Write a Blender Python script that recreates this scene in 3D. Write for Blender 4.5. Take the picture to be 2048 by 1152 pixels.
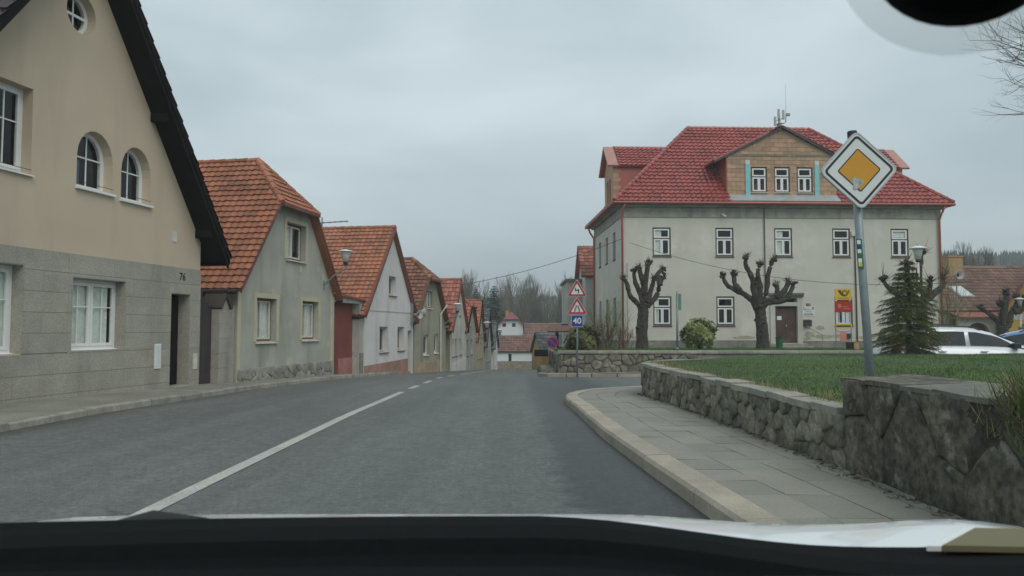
import bpy, math, random
from mathutils import Vector, Matrix
from mathutils.geometry import tessellate_polygon
R = math.radians
rnd = random.Random(11)

# ------------------------------------------------------------------ camera, sky, light
sc = bpy.context.scene
col = sc.collection
for o in list(bpy.data.objects):
    bpy.data.objects.remove(o)
cam = bpy.data.objects.new('camera', bpy.data.cameras.new('camera'))
col.objects.link(cam)
CAMZ = 1.27
cam.location = (0, 0, CAMZ)
cam.rotation_euler = (R(90) + math.atan(82 / 1540), 0, 0)
cam.data.sensor_width = 36
cam.data.lens = 27.07
cam.data.clip_start = 0.05
cam.data.clip_end = 6000
cam.data.dof.use_dof = True
cam.data.dof.focus_distance = 18
cam.data.dof.aperture_fstop = 10.5
sc.camera = cam

w = bpy.data.worlds.new('World')
sc.world = w
w.use_nodes = True
nt = w.node_tree
bg = nt.nodes['Background']
bg.inputs['Strength'].default_value = 0.1
sky = nt.nodes.new('ShaderNodeTexSky')
sky.sky_type = 'NISHITA'
sky.sun_disc = False
sky.sun_elevation = R(48)
sky.sun_rotation = R(150)
sky.air_density = 1.2
sky.dust_density = 3.0
tcw = nt.nodes.new('ShaderNodeTexCoord')
mpw = nt.nodes.new('ShaderNodeMapping')
mpw.inputs['Scale'].default_value = (1.0, 1.0, 2.6)
nt.links.new(tcw.outputs['Generated'], mpw.inputs['Vector'])
nz = nt.nodes.new('ShaderNodeTexNoise')
nz.inputs['Scale'].default_value = 2.3
nz.inputs['Detail'].default_value = 6
nz.inputs['Roughness'].default_value = 0.45
nz.inputs['Distortion'].default_value = 0.3
nt.links.new(mpw.outputs['Vector'], nz.inputs['Vector'])
cr = nt.nodes.new('ShaderNodeValToRGB')
cr.color_ramp.elements[0].position = 0.33
cr.color_ramp.elements[0].color = (4.7, 5.85, 6.3, 1)
cr.color_ramp.elements[1].position = 0.67
cr.color_ramp.elements[1].color = (7.4, 8.6, 9.0, 1)
nt.links.new(nz.outputs['Fac'], cr.inputs['Fac'])
mx = nt.nodes.new('ShaderNodeMixRGB')
mx.inputs['Fac'].default_value = 0.93
nt.links.new(sky.outputs['Color'], mx.inputs['Color1'])
nt.links.new(cr.outputs['Color'], mx.inputs['Color2'])
nt.links.new(mx.outputs['Color'], bg.inputs['Color'])

sun = bpy.data.objects.new('sun', bpy.data.lights.new('sun', 'SUN'))
col.objects.link(sun)
sun.data.energy = 1.45
sun.data.angle = R(40)
sun.data.color = (1.0, 0.95, 0.87)
sun.rotation_euler = (R(42), 0, R(30))
sc.view_settings.view_transform = 'Standard'
sc.view_settings.look = 'None'
sc.view_settings.exposure = 0.0
sc.view_settings.gamma = 1.0
sc.view_settings.use_curve_mapping = False

# ------------------------------------------------------------------ helpers
def tag(o, label=None, cat=None, group=None, kind=None):
    if label: o['label'] = label
    if cat: o['category'] = cat
    if group: o['group'] = group
    if kind: o['kind'] = kind
    return o

def empty(name, loc, rz=0.0, label=None, cat=None, group=None):
    o = bpy.data.objects.new(name, None)
    o.empty_display_size = 0.2
    col.objects.link(o)
    o.location = loc
    o.rotation_euler = (0, 0, rz)
    return tag(o, label, cat, group)

def link(name, me, parent=None, mw=None):
    o = bpy.data.objects.new(name, me)
    col.objects.link(o)
    if parent: o.parent = parent
    if mw is not None: o.matrix_local = mw
    return o

class MB:
    def __init__(s):
        s.v = []; s.f = []
    def add(s, vs, fs):
        n = len(s.v)
        s.v += [tuple(p) for p in vs]
        s.f += [tuple(i + n for i in f) for f in fs]
        return s
    def quad(s, *p):
        return s.add(p, [tuple(range(len(p)))])
    def box(s, x0, x1, y0, y1, z0, z1):
        v = [(x0, y0, z0), (x1, y0, z0), (x1, y1, z0), (x0, y1, z0), (x0, y0, z1), (x1, y0, z1), (x1, y1, z1), (x0, y1, z1)]
        return s.add(v, [(0, 3, 2, 1), (4, 5, 6, 7), (0, 1, 5, 4), (1, 2, 6, 5), (2, 3, 7, 6), (3, 0, 4, 7)])
    def bbox(s, x0, x1, y0, y1, z0, z1, b=0.01):
        # box with chamfered top and vertical edges
        def ring(i, z): return [(x0 + i, y0 + i, z), (x1 - i, y0 + i, z), (x1 - i, y1 - i, z), (x0 + i, y1 - i, z)]
        v = ring(0, z0) + ring(0, z1 - b) + ring(b, z1)
        f = [(0, 3, 2, 1), (8, 9, 10, 11)]
        for k in (0, 4):
            for i in range(4):
                j = (i + 1) % 4
                f.append((k + i, k + j, k + 4 + j, k + 4 + i))
        return s.add(v, f)
    def slab(s, pts, t):
        p = [Vector(q) for q in pts]
        n = Vector((0, 0, 0))
        for i in range(len(p)):
            a, b = p[i], p[(i + 1) % len(p)]
            n += Vector(((a.y - b.y) * (a.z + b.z), (a.z - b.z) * (a.x + b.x), (a.x - b.x) * (a.y + b.y)))
        n.normalize()
        k = len(p)
        v = p + [q - n * t for q in p]
        f = [tuple(range(k)), tuple(reversed(range(k, 2 * k)))]
        for i in range(k):
            j = (i + 1) % k
            f.append((j, i, k + i, k + j))
        return s.add(v, f)
    def prism(s, poly, y0, y1):          # poly of (x, z), extruded along y
        k = len(poly)
        v = [(x, y0, z) for x, z in poly] + [(x, y1, z) for x, z in poly]
        f = [tuple(range(k)), tuple(reversed(range(k, 2 * k)))]
        for i in range(k):
            j = (i + 1) % k
            f.append((i, k + i, k + j, j))
        return s.add(v, f)
    def prismx(s, poly, x0, x1):         # poly of (y, z), extruded along x
        k = len(poly)
        v = [(x0, y, z) for y, z in poly] + [(x1, y, z) for y, z in poly]
        f = [tuple(range(k)), tuple(reversed(range(k, 2 * k)))]
        for i in range(k):
            j = (i + 1) % k
            f.append((i, k + i, k + j, j))
        return s.add(v, f)
    def tube(s, pts, rad, n=8, wob=0.0, r=None):
        P = [Vector(p) for p in pts]
        if not hasattr(rad, '__len__'): rad = [rad] * len(P)
        base = len(s.v)
        up = Vector((0, 0, 1))
        for i, p in enumerate(P):
            d = (P[min(i + 1, len(P) - 1)] - P[max(i - 1, 0)])
            if d.length < 1e-6: d = Vector((0, 0, 1))
            d.normalize()
            a = d.cross(up if abs(d.z) < 0.95 else Vector((1, 0, 0))).normalized()
            b = d.cross(a)
            for k in range(n):
                t = 2 * math.pi * k / n
                q = rad[i] * (1 + (wob * (r or rnd).uniform(-1, 1) if wob else 0))
                s.v.append(tuple(p + a * math.cos(t) * q + b * math.sin(t) * q))
        for i in range(len(P) - 1):
            for k in range(n):
                j = (k + 1) % n
                s.f.append((base + i * n + k, base + i * n + j, base + (i + 1) * n + j, base + (i + 1) * n + k))
        s.f.append(tuple(base + k for k in reversed(range(n))))
        s.f.append(tuple(base + (len(P) - 1) * n + k for k in range(n)))
        return s
    def lathe(s, prof, n=16, c=(0, 0, 0), ax=None):
        base = len(s.v)
        for r_, z in prof:
            for k in range(n):
                t = 2 * math.pi * k / n
                p = Vector((r_ * math.cos(t), r_ * math.sin(t), z))
                if ax is not None: p = ax @ p
                s.v.append((c[0] + p.x, c[1] + p.y, c[2] + p.z))
        for i in range(len(prof) - 1):
            for k in range(n):
                j = (k + 1) % n
                s.f.append((base + i * n + k, base + i * n + j, base + (i + 1) * n + j, base + (i + 1) * n + k))
        s.f.append(tuple(base + k for k in reversed(range(n))))
        s.f.append(tuple(base + (len(prof) - 1) * n + k for k in range(n)))
        return s
    def facade(s, outer, holes, y0, y1):  # wall with openings in the x,z plane
        loops = [outer] + holes
        pts = [p for l in loops for p in l]
        tri = tessellate_polygon([[Vector((x, z, 0)) for x, z in l] for l in loops])
        n = len(pts)
        v = [(x, y0, z) for x, z in pts] + [(x, y1, z) for x, z in pts]
        f = []
        for a, b, c in tri:
            A, B, C = pts[a], pts[b], pts[c]
            if (B[0] - A[0]) * (C[1] - A[1]) - (B[1] - A[1]) * (C[0] - A[0]) < 0: b, c = c, b
            f.append((a, b, c)); f.append((n + a, n + c, n + b))
        k = 0
        for li, l in enumerate(loops):
            m = len(l)
            area = sum(l[i][0] * l[(i + 1) % m][1] - l[(i + 1) % m][0] * l[i][1] for i in range(m))
            for i in range(m):
                a, b = k + i, k + (i + 1) % m
                if (area > 0) != (li == 0): a, b = b, a
                f.append((b, a, n + a, n + b))
            k += m
        return s.add(v, f)
    def mesh(s, name, mat, smooth=False):
        me = bpy.data.meshes.new(name)
        me.from_pydata(s.v, [], s.f)
        if mat: me.materials.append(mat)
        if smooth:
            me.polygons.foreach_set('use_smooth', [True] * len(me.polygons))
        me.update()
        return me
    def build(s, name, mat, parent=None, smooth=False, mw=None):
        return link(name, s.mesh(name, mat, smooth), parent, mw)

def lerp(a, b, t): return a + (b - a) * t
def table(tb, x):
    if x <= tb[0][0]: return tb[0][1]
    for (a, u), (b, v) in zip(tb, tb[1:]):
        if x <= b: return u + (v - u) * (x - a) / (b - a)
    return tb[-1][1]
def smooth(a, b, x):
    t = max(0., min(1., (x - a) / (b - a)))
    return t * t * (3 - 2 * t)
def inpoly(p, poly):
    x, y = p; c = False
    for i in range(len(poly)):
        (x1, y1), (x2, y2) = poly[i], poly[i - 1]
        if (y1 > y) != (y2 > y) and x < (x2 - x1) * (y - y1) / (y2 - y1) + x1: c = not c
    return c

# ------------------------------------------------------------------ materials
def newmat(name):
    m = bpy.data.materials.new(name)
    m.use_nodes = True
    t = m.node_tree
    return m, t, t.nodes['Principled BSDF']
def N(t, typ, **kw):
    n = t.nodes.new(typ)
    for k, v in kw.items():
        if k in n.inputs: n.inputs[k].default_value = v
        else: setattr(n, k, v)
    return n
def noise(t, scale, detail=4, rough=0.55, sc3=None, src='Object', dist=0.0):
    c = t.nodes.new('ShaderNodeTexCoord')
    m = t.nodes.new('ShaderNodeMapping')
    if sc3: m.inputs['Scale'].default_value = sc3
    t.links.new(c.outputs[src], m.inputs['Vector'])
    n = t.nodes.new('ShaderNodeTexNoise')
    n.inputs['Scale'].default_value = scale
    n.inputs['Detail'].default_value = detail
    n.inputs['Roughness'].default_value = rough
    n.inputs['Distortion'].default_value = dist
    t.links.new(m.outputs['Vector'], n.inputs['Vector'])
    return n.outputs['Fac']
def ramp(t, fac, stops):
    r = t.nodes.new('ShaderNodeValToRGB')
    e = r.color_ramp.elements
    while len(e) < len(stops): e.new(0.5)
    for k, (p, c) in enumerate(stops):
        e[k].position = p
        e[k].color = tuple(c) + (1,) if len(c) == 3 else c
    t.links.new(fac, r.inputs['Fac'])
    return r.outputs['Color']
def g3(v): return (v, v, v)
def mulc(t, a, b, fac=1.0, mode='MULTIPLY'):
    m = t.nodes.new('ShaderNodeMixRGB')
    m.blend_type = mode
    for s, v in (('Color1', a), ('Color2', b), ('Fac', fac)):
        if hasattr(v, 'is_output'): t.links.new(v, m.inputs[s])
        else: m.inputs[s].default_value = v if s == 'Fac' else (tuple(v) + (1,) if len(v) == 3 else v)
    return m.outputs['Color']
def M(name, c, rough=0.8, var=0.18, scale=2.0, fine=0.1, fscale=30, bump=0.0, bscale=60, metal=0.0, rand=0.0, streak=0.0, streakcol=(0.35, 0.35, 0.33), spec=0.5, patch=None, coat=0.0):
    m, t, b = newmat(name)
    n1 = noise(t, scale, 5)
    cc = ramp(t, n1, [(0.3, tuple(x * (1 - var) for x in c)), (0.7, tuple(min(1, x * (1 + var)) for x in c))])
    if fine:
        cc = mulc(t, cc, ramp(t, noise(t, fscale, 3), [(0.3, g3(1 - fine)), (0.7, g3(1.0))]))
    if patch:                      # weathered patches: (scale, colour, threshold)
        k = ramp(t, noise(t, patch[0], 6, 0.65), [(patch[2], g3(0)), (patch[2] + 0.12, g3(1))])
        cc = mulc(t, cc, patch[1], k, 'MIX')
    if streak:                     # rain streaks
        k = ramp(t, noise(t, 1.0, 6, 0.62, (1.3, 1.3, 0.22), dist=0.6), [(0.52, g3(0)), (0.74, g3(streak))])
        cc = mulc(t, cc, streakcol, k, 'MULTIPLY')
    if rand:
        oi = t.nodes.new('ShaderNodeObjectInfo')
        ge = t.nodes.new('ShaderNodeNewGeometry')
        ad = N(t, 'ShaderNodeMath', operation='ADD')
        fr = N(t, 'ShaderNodeMath', operation='FRACT')
        t.links.new(oi.outputs['Random'], ad.inputs[0])
        t.links.new(ge.outputs['Random Per Island'], ad.inputs[1])
        t.links.new(ad.outputs[0], fr.inputs[0])
        cc = mulc(t, cc, ramp(t, fr.outputs[0], [(0.0, g3(1 - rand)), (0.5, g3(1.0)), (1.0, (1 + rand * .8, 1 + rand * .6, 1 + rand * .5))]))
    t.links.new(cc, b.inputs['Base Color'])
    b.inputs['Roughness'].default_value = rough
    b.inputs['Metallic'].default_value = metal
    b.inputs['Specular IOR Level'].default_value = spec
    if coat:
        b.inputs['Coat Weight'].default_value = coat
        b.inputs['Coat Roughness'].default_value = 0.05
    if bump:
        bp = N(t, 'ShaderNodeBump', Strength=bump, Distance=0.02)
        t.links.new(noise(t, bscale, 6, 0.65), bp.inputs['Height'])
        t.links.new(bp.outputs['Normal'], b.inputs['Normal'])
    return m
def flat(name, c, rough=0.5, metal=0.0, spec=0.5):
    return M(name, c, rough, 0.05, 3, 0.04, 25, metal=metal, spec=spec)

mt = {}
mt['beige'] = M('beige_render', (0.55, 0.455, 0.345), 0.9, 0.06, 0.7, 0.09, 60, 0.3, 140, streak=0.3, streakcol=(.62,.6,.57))
mt['clad'] = M('grey_stone_cladding', (0.385, 0.37, 0.315), 0.75, 0.10, 2.2, 0.34, 34, 0.2, 60, rand=0.07, streak=0.35, patch=(7, (0.31, 0.30, 0.26), 0.6))
mt['greenwall'] = M('grey_green_render', (0.40, 0.405, 0.345), 0.9, 0.14, 0.9, 0.2, 35, 0.4, 70, streak=0.6, streakcol=(.5,.5,.46), patch=(1.1, (0.49, 0.48, 0.42), 0.58))
mt['cream'] = M('cream_trim', (0.50, 0.45, 0.32), 0.85, 0.1, 2, 0.1)
mt['whitewall'] = M('white_render', (0.62, 0.605, 0.59), 0.9, 0.08, 1.2, 0.12, 30, 0.3, 80, streak=0.3, patch=(1.3, (0.48, 0.455, 0.43), 0.63))
mt['khaki'] = M('khaki_render', (0.33, 0.32, 0.24), 0.9, 0.14, 1.2, 0.15, 30, 0.2, 100, streak=0.5, patch=(1.0, (0.42, 0.40, 0.32), 0.62))
mt['offwhite'] = M('off_white_render', (0.52, 0.52, 0.475), 0.9, 0.12, 1.0, 0.12, 30, 0.2, 100, streak=0.4)
mt['greyrender'] = M('stained_grey_render', (0.44, 0.44, 0.39), 0.9, 0.15, 0.9, 0.15, 30, 0.2, 90, streak=0.5, patch=(0.8, (0.27, 0.27, 0.24), 0.60))
mt['hall'] = M('town_hall_render', (0.575, 0.56, 0.495), 0.9, 0.06, 0.6, 0.1, 22, 0.3, 60, streak=0.15, streakcol=(.6,.58,.52), patch=(0.45, (0.63, 0.61, 0.54), 0.54))
mt['hallcornice'] = M('stained_cornice', (0.34, 0.33, 0.285), 0.9, 0.22, 1.6, 0.2, 18, 0.2, 60, streak=0.7, patch=(1.3, (0.48, 0.46, 0.40), 0.62))
mt['plinth'] = M('dark_plinth', (0.24, 0.235, 0.205), 0.92, 0.3, 1.6, 0.25, 18, 0.5, 40, patch=(2.0, (0.38, 0.36, 0.30), 0.6))
mt['brickplinth'] = M('brick_red_plinth', (0.36, 0.21, 0.16), 0.9, 0.2, 2, 0.2, 20, 0.4, 50, patch=(1.6, (0.3, 0.28, 0.25), 0.66))
mt['stoneplinth'] = M('stone_plinth', (0.29, 0.285, 0.25), 0.92, 0.3, 2.2, 0.3, 14, 0.6, 30, rand=0.25)
mt['tile'] = M('orange_clay_tile', (0.38, 0.148, 0.08), 0.72, 0.25, 0.8, 0.3, 26, 0.15, 80, rand=0.28, patch=(1.3, (0.26, 0.125, 0.08), 0.60))
mt['tile2'] = M('clay_tile', (0.40, 0.165, 0.095), 0.74, 0.2, 0.8, 0.25, 26, 0.15, 80, rand=0.26, patch=(1.1, (0.26, 0.13, 0.09), 0.64))
mt['tileold'] = M('mossy_clay_tile', (0.27, 0.125, 0.08), 0.8, 0.3, 1.2, 0.3, 22, 0.2, 60, rand=0.4, patch=(1.6, (0.22, 0.19, 0.10), 0.58))
mt['tilered'] = M('red_clay_tile', (0.355, 0.135, 0.09), 0.75, 0.2, 1, 0.25, 26, 0.15, 80, rand=0.35, patch=(1.0,(.24,.11,.08),.62))
mt['tileglaze'] = M('glazed_dark_red_tile', (0.335, 0.078, 0.066), 0.28, 0.12, 0.6, 0.12, 20, 0.05, 60, rand=0.22, spec=0.6)
mt['tilebrown'] = M('dark_brown_tile', (0.06, 0.04, 0.035), 0.6, 0.2, 2, 0.2, 30, rand=0.3)
mt['slate'] = M('grey_slate', (0.115, 0.125, 0.13), 0.7, 0.3, 1.5, 0.3, 20, 0.2, 50, rand=0.45)
mt['fartile'] = M('far_brown_tile', (0.20, 0.112, 0.085), 0.8, 0.25, 0.7, 0.25, 8, rand=0.3)
mt['redmetal'] = M('red_sheet_metal', (0.36, 0.10, 0.07), 0.45, 0.1, 2, 0.08)
mt['verge'] = M('brown_red_verge', (0.15, 0.058, 0.045), 0.6, 0.2, 2, 0.15)
mt['pinkmetal'] = M('faded_red_sheet', (0.42, 0.21, 0.17), 0.45, 0.1, 2, 0.08)
mt['pipe'] = M('red_downpipe', (0.42, 0.13, 0.075), 0.5, 0.1, 2)
mt['darkwood'] = M('dark_brown_wood', (0.012, 0.010, 0.010), 0.9, 0.3, 3, 0.2, 40, spec=0.2)
mt['gatebrown'] = M('dark_brown_gate', (0.05, 0.038, 0.042), 0.6, 0.2, 2)
mt['gatered'] = M('oxide_red_gate', (0.21, 0.055, 0.045), 0.6, 0.15, 1.5, 0.15, 20, patch=(1.2, (0.30, 0.12, 0.11), 0.66))
mt['doorwood'] = M('weathered_door_wood', (0.085, 0.05, 0.036), 0.65, 0.35, 1.4, 0.3, 22, 0.2, 30, patch=(1.4, (0.16, 0.12, 0.10), 0.6))
mt['white'] = M('white_paint', (0.74, 0.75, 0.74), 0.4, 0.04, 3, 0.04)
mt['whiteold'] = M('old_white_paint', (0.60, 0.58, 0.52), 0.6, 0.12, 6, 0.12)
mt['brownframe'] = M('brown_window_frame', (0.085, 0.06, 0.048), 0.55, 0.2, 5)
mt['rust'] = M('brown_red_frame', (0.16, 0.08, 0.055), 0.6, 0.2, 5)
mt['zinc'] = M('zinc_sheet', (0.42, 0.45, 0.46), 0.4, 0.1, 3, 0.1, metal=0.4)
mt['galv'] = M('galvanised_steel', (0.24, 0.285, 0.30), 0.5, 0.14, 6, 0.12, 40, metal=0.25)
mt['blackmetal'] = M('black_metal', (0.02, 0.02, 0.022), 0.5)
mt['darkpipe'] = M('dark_brown_pipe', (0.055, 0.035, 0.03), 0.6)
mt['block'] = M('clay_block', (0.46, 0.30, 0.195), 0.9, 0.14, 3, 0.2, 30, 0.3, 60, rand=0.2)
mt['mortar'] = M('mortar', (0.38, 0.36, 0.32), 0.95, 0.2, 4, 0.2)
mt['foam'] = M('turquoise_insulation', (0.23, 0.55, 0.58), 0.85, 0.1, 3, 0.1)
mt['stone'] = M('wall_stone', (0.265, 0.25, 0.20), 0.92, 0.42, 5.0, 0.5, 22, 1.0, 20, rand=0.38, patch=(3.2, (0.15, 0.155, 0.095), 0.57))
mt['walljoint'] = M('wall_mortar', (0.19, 0.178, 0.14), 0.95, 0.45, 5, 0.5, 18, 1.0, 26)
mt['stonedark'] = M('dark_wall_stone', (0.15, 0.142, 0.108), 0.94, 0.65, 4.2, 0.7, 16, 1.0, 13, rand=0.18, patch=(4.4, (0.29, 0.28, 0.225), 0.575))
mt['blockjoint'] = M('block_mortar', (0.085, 0.08, 0.06), 0.95, 0.6, 5, 0.6, 16, 1.0, 24)
mt['coping'] = M('coping_stone', (0.31, 0.305, 0.26), 0.9, 0.2, 3, 0.25, 20, 0.5, 40, rand=0.2, patch=(2.5, (0.17, 0.18, 0.12), 0.62))
mt['concretedark'] = M('weathered_concrete', (0.20, 0.20, 0.175), 0.92, 0.25, 2, 0.25, 18, 0.6, 40, patch=(2, (0.30, 0.29, 0.25), 0.6))
mt['gap'] = M('dark_joint', (0.055, 0.053, 0.042), 0.95, 0.3, 4)
mt['slabs'] = M('paving_slab', (0.265, 0.258, 0.222), 0.85, 0.09, 1.5, 0.24, 50, 0.2, 120, rand=0.10, patch=(1.7, (0.19, 0.195, 0.17), 0.6))
mt['kerb'] = M('granite_kerb', (0.39, 0.35, 0.285), 0.85, 0.15, 2.5, 0.25, 45, 0.35, 70, rand=0.14)
mt['pavleft'] = M('asphalt_pavement', (0.26, 0.25, 0.205), 0.9, 0.2, 0.9, 0.35, 25, 0.3, 80, patch=(0.8, (0.15, 0.15, 0.13), 0.58))
mt['kerbold'] = M('old_concrete_kerb', (0.30, 0.29, 0.25), 0.9, 0.25, 3, 0.25, 25, 0.5, 40, rand=0.2, patch=(3, (0.13, 0.14, 0.08), 0.64))
mt['linepaint'] = M('road_line_paint', (0.50, 0.50, 0.455), 0.75, 0.12, 3, 0.4, 50, patch=(14, (0.27, 0.27, 0.25), 0.60))
mt['soil'] = M('soil', (0.075, 0.065, 0.045), 0.95, 0.3, 3, 0.3, 30, 0.5, 40)
mt['litter'] = M('dry_litter', (0.115, 0.088, 0.058), 0.95, 0.4, 6, 0.2)
mt['lawn'] = M('lawn_ground', (0.062, 0.105, 0.032), 0.95, 0.3, 0.9, 0.4, 30, 0.5, 60, patch=(0.8, (0.10, 0.10, 0.045), 0.62))
mt['grass'] = M('grass_blade', (0.088, 0.165, 0.036), 0.7, 0.35, 0.5, 0.2, 5, rand=0.45)
mt['drygrass'] = M('dry_grass_blade', (0.26, 0.22, 0.105), 0.8, 0.3, 2, 0.2, 8, rand=0.4)
mt['field'] = M('far_meadow', (0.075, 0.12, 0.05), 0.95, 0.3, 0.02, 0.3, 0.2)
mt['bark'] = M('dark_bark', (0.062, 0.052, 0.042), 0.95, 0.4, 4, 0.4, 22, 0.9, 30)
mt['twig'] = M('bare_twig', (0.10, 0.085, 0.07), 0.9, 0.25, 2, 0.2)
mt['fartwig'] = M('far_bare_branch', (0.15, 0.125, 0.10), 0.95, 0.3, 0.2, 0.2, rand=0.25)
mt['redtwig'] = M('red_brown_twig', (0.15, 0.09, 0.065), 0.9, 0.3, 2, rand=0.3)
mt['budtwig'] = M('budding_twig', (0.16, 0.17, 0.075), 0.9, 0.3, 2, rand=0.3)
mt['needle'] = M('spruce_needle', (0.155, 0.175, 0.068), 0.7, 0.35, 2.2, 0.3, 14, rand=0.45, patch=(1.8, (0.17, 0.15, 0.06), 0.60))
mt['farneedle'] = M('far_conifer_needle', (0.03, 0.05, 0.032), 0.9, 0.35, 0.4, 0.3, rand=0.4)
mt['leaf'] = M('glossy_leaf', (0.20, 0.235, 0.065), 0.42, 0.35, 3, 0.2, 12, rand=0.5)
mt['hedge'] = M('hedge_leaf', (0.11, 0.125, 0.04), 0.7, 0.35, 2, 0.2, 12, rand=0.45)
mt['signwhite'] = flat('sign_white', (0.62, 0.66, 0.66), 0.45)
mt['signblack'] = flat('sign_black', (0.012, 0.013, 0.018), 0.45)
mt['signyellow'] = flat('sign_orange_yellow', (0.56, 0.27, 0.012), 0.45)
mt['signred'] = flat('sign_red', (0.42, 0.018, 0.025), 0.45)
mt['signblue'] = flat('sign_blue', (0.012, 0.028, 0.20), 0.45)
mt['postyellow'] = flat('post_yellow', (0.66, 0.45, 0.035), 0.5)
mt['postdark'] = flat('post_dark', (0.06, 0.035, 0.02), 0.5)
mt['pink'] = flat('pink_notice', (0.62, 0.24, 0.20), 0.8)
mt['green'] = flat('green_plastic', (0.02, 0.12, 0.06), 0.5)
mt['lime'] = flat('lime_label', (0.48, 0.50, 0.10), 0.6)
mt['greygreen'] = flat('grey_green_sign', (0.13, 0.22, 0.19), 0.6)
mt['yellowwall'] = M('yellow_render', (0.58, 0.38, 0.09), 0.9, 0.08, 0.8, 0.08)
mt['orangewall'] = M('ochre_render', (0.42, 0.25, 0.10), 0.9, 0.12, 0.8, 0.1)
mt['farwhite'] = M('far_white_render', (0.70, 0.72, 0.74), 0.9, 0.05, 0.6, 0.06)
mt['fargrey'] = M('far_grey_render', (0.42, 0.41, 0.37), 0.9, 0.12, 0.6, 0.1)
mt['maroon'] = M('maroon_sheet', (0.22, 0.045, 0.045), 0.5, 0.1, 1)
mt['chimney'] = M('brick_chimney', (0.42, 0.29, 0.15), 0.9, 0.15, 4, 0.2)
mt['curtain'] = M('net_curtain', (0.80, 0.80, 0.74), 0.9, 0.12, 4, 0.15, 18)
mt['curtainblue'] = M('blue_blind', (0.10, 0.13, 0.22), 0.8, 0.15, 3)
mt['dark'] = flat('dark_interior', (0.015, 0.015, 0.017), 0.9)
mt['carwhite'] = M('white_car_paint', (0.72, 0.75, 0.77), 0.25, 0.02, 2, 0.0, coat=1.0)
mt['carblue'] = M('blue_car_paint', (0.10, 0.22, 0.42), 0.25, 0.05, 2, 0.0, coat=1.0)
mt['carglass'] = flat('car_glass', (0.012, 0.018, 0.018), 0.06, spec=0.7)
mt['rubber'] = flat('black_rubber', (0.015, 0.015, 0.016), 0.75)
mt['dash'] = M('dashboard_plastic', (0.006, 0.007, 0.008), 0.85, 0.1, 3, 0.3, 90, 0.3, 300, spec=0.08)
mt['taillight'] = flat('red_lens', (0.35, 0.01, 0.015), 0.15)
mt['rim'] = flat('wheel_rim', (0.35, 0.36, 0.37), 0.35, 0.6)
mt['tan'] = flat('tan_surface', (0.16, 0.145, 0.075), 0.7)
mt['lampglass'] = flat('opal_lamp_glass', (0.62, 0.64, 0.62), 0.35)
mt['cutwood'] = M('cut_wood', (0.40, 0.26, 0.12), 0.85, 0.25, 6, 0.25, 25)
mt['wire'] = flat('black_cable', (0.03, 0.03, 0.032), 0.7)
mt['step'] = M('stone_step', (0.30, 0.29, 0.24), 0.9, 0.2, 3, 0.2, 25, 0.4, 50)
mt['gold'] = flat('gold_mark', (0.62, 0.40, 0.05), 0.5)

def make_glass():
    m, t, b = newmat('window_glass')
    t.nodes.remove(b)
    out = t.nodes['Material Output']
    tr = N(t, 'ShaderNodeBsdfTransparent'); tr.inputs['Color'].default_value = (0.93, 0.96, 0.96, 1)
    gl = N(t, 'ShaderNodeBsdfGlossy'); gl.inputs['Roughness'].default_value = 0.02
    fr = N(t, 'ShaderNodeFresnel'); fr.inputs['IOR'].default_value = 1.5
    bp = N(t, 'ShaderNodeBump', Strength=0.02, Distance=0.02)
    t.links.new(noise(t, 1.6, 2), bp.inputs['Height'])
    t.links.new(bp.outputs['Normal'], gl.inputs['Normal'])
    mxs = t.nodes.new('ShaderNodeMixShader')
    ge = t.nodes.new('ShaderNodeNewGeometry')
    iv = N(t, 'ShaderNodeMath', operation='SUBTRACT'); iv.inputs[0].default_value = 1.0; t.links.new(ge.outputs['Backfacing'], iv.inputs[1])
    ml = N(t, 'ShaderNodeMath', operation='MULTIPLY'); t.links.new(fr.outputs[0], ml.inputs[0]); t.links.new(iv.outputs[0], ml.inputs[1])
    t.links.new(ml.outputs[0], mxs.inputs[0]); t.links.new(tr.outputs[0], mxs.inputs[1]); t.links.new(gl.outputs[0], mxs.inputs[2])
    t.links.new(mxs.outputs[0], out.inputs['Surface'])
    return m
mt['glass'] = make_glass()
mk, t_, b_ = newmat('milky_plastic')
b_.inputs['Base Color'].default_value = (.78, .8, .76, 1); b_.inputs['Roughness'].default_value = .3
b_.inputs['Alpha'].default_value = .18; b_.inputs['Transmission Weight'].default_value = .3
mt['milky'] = mk

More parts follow.
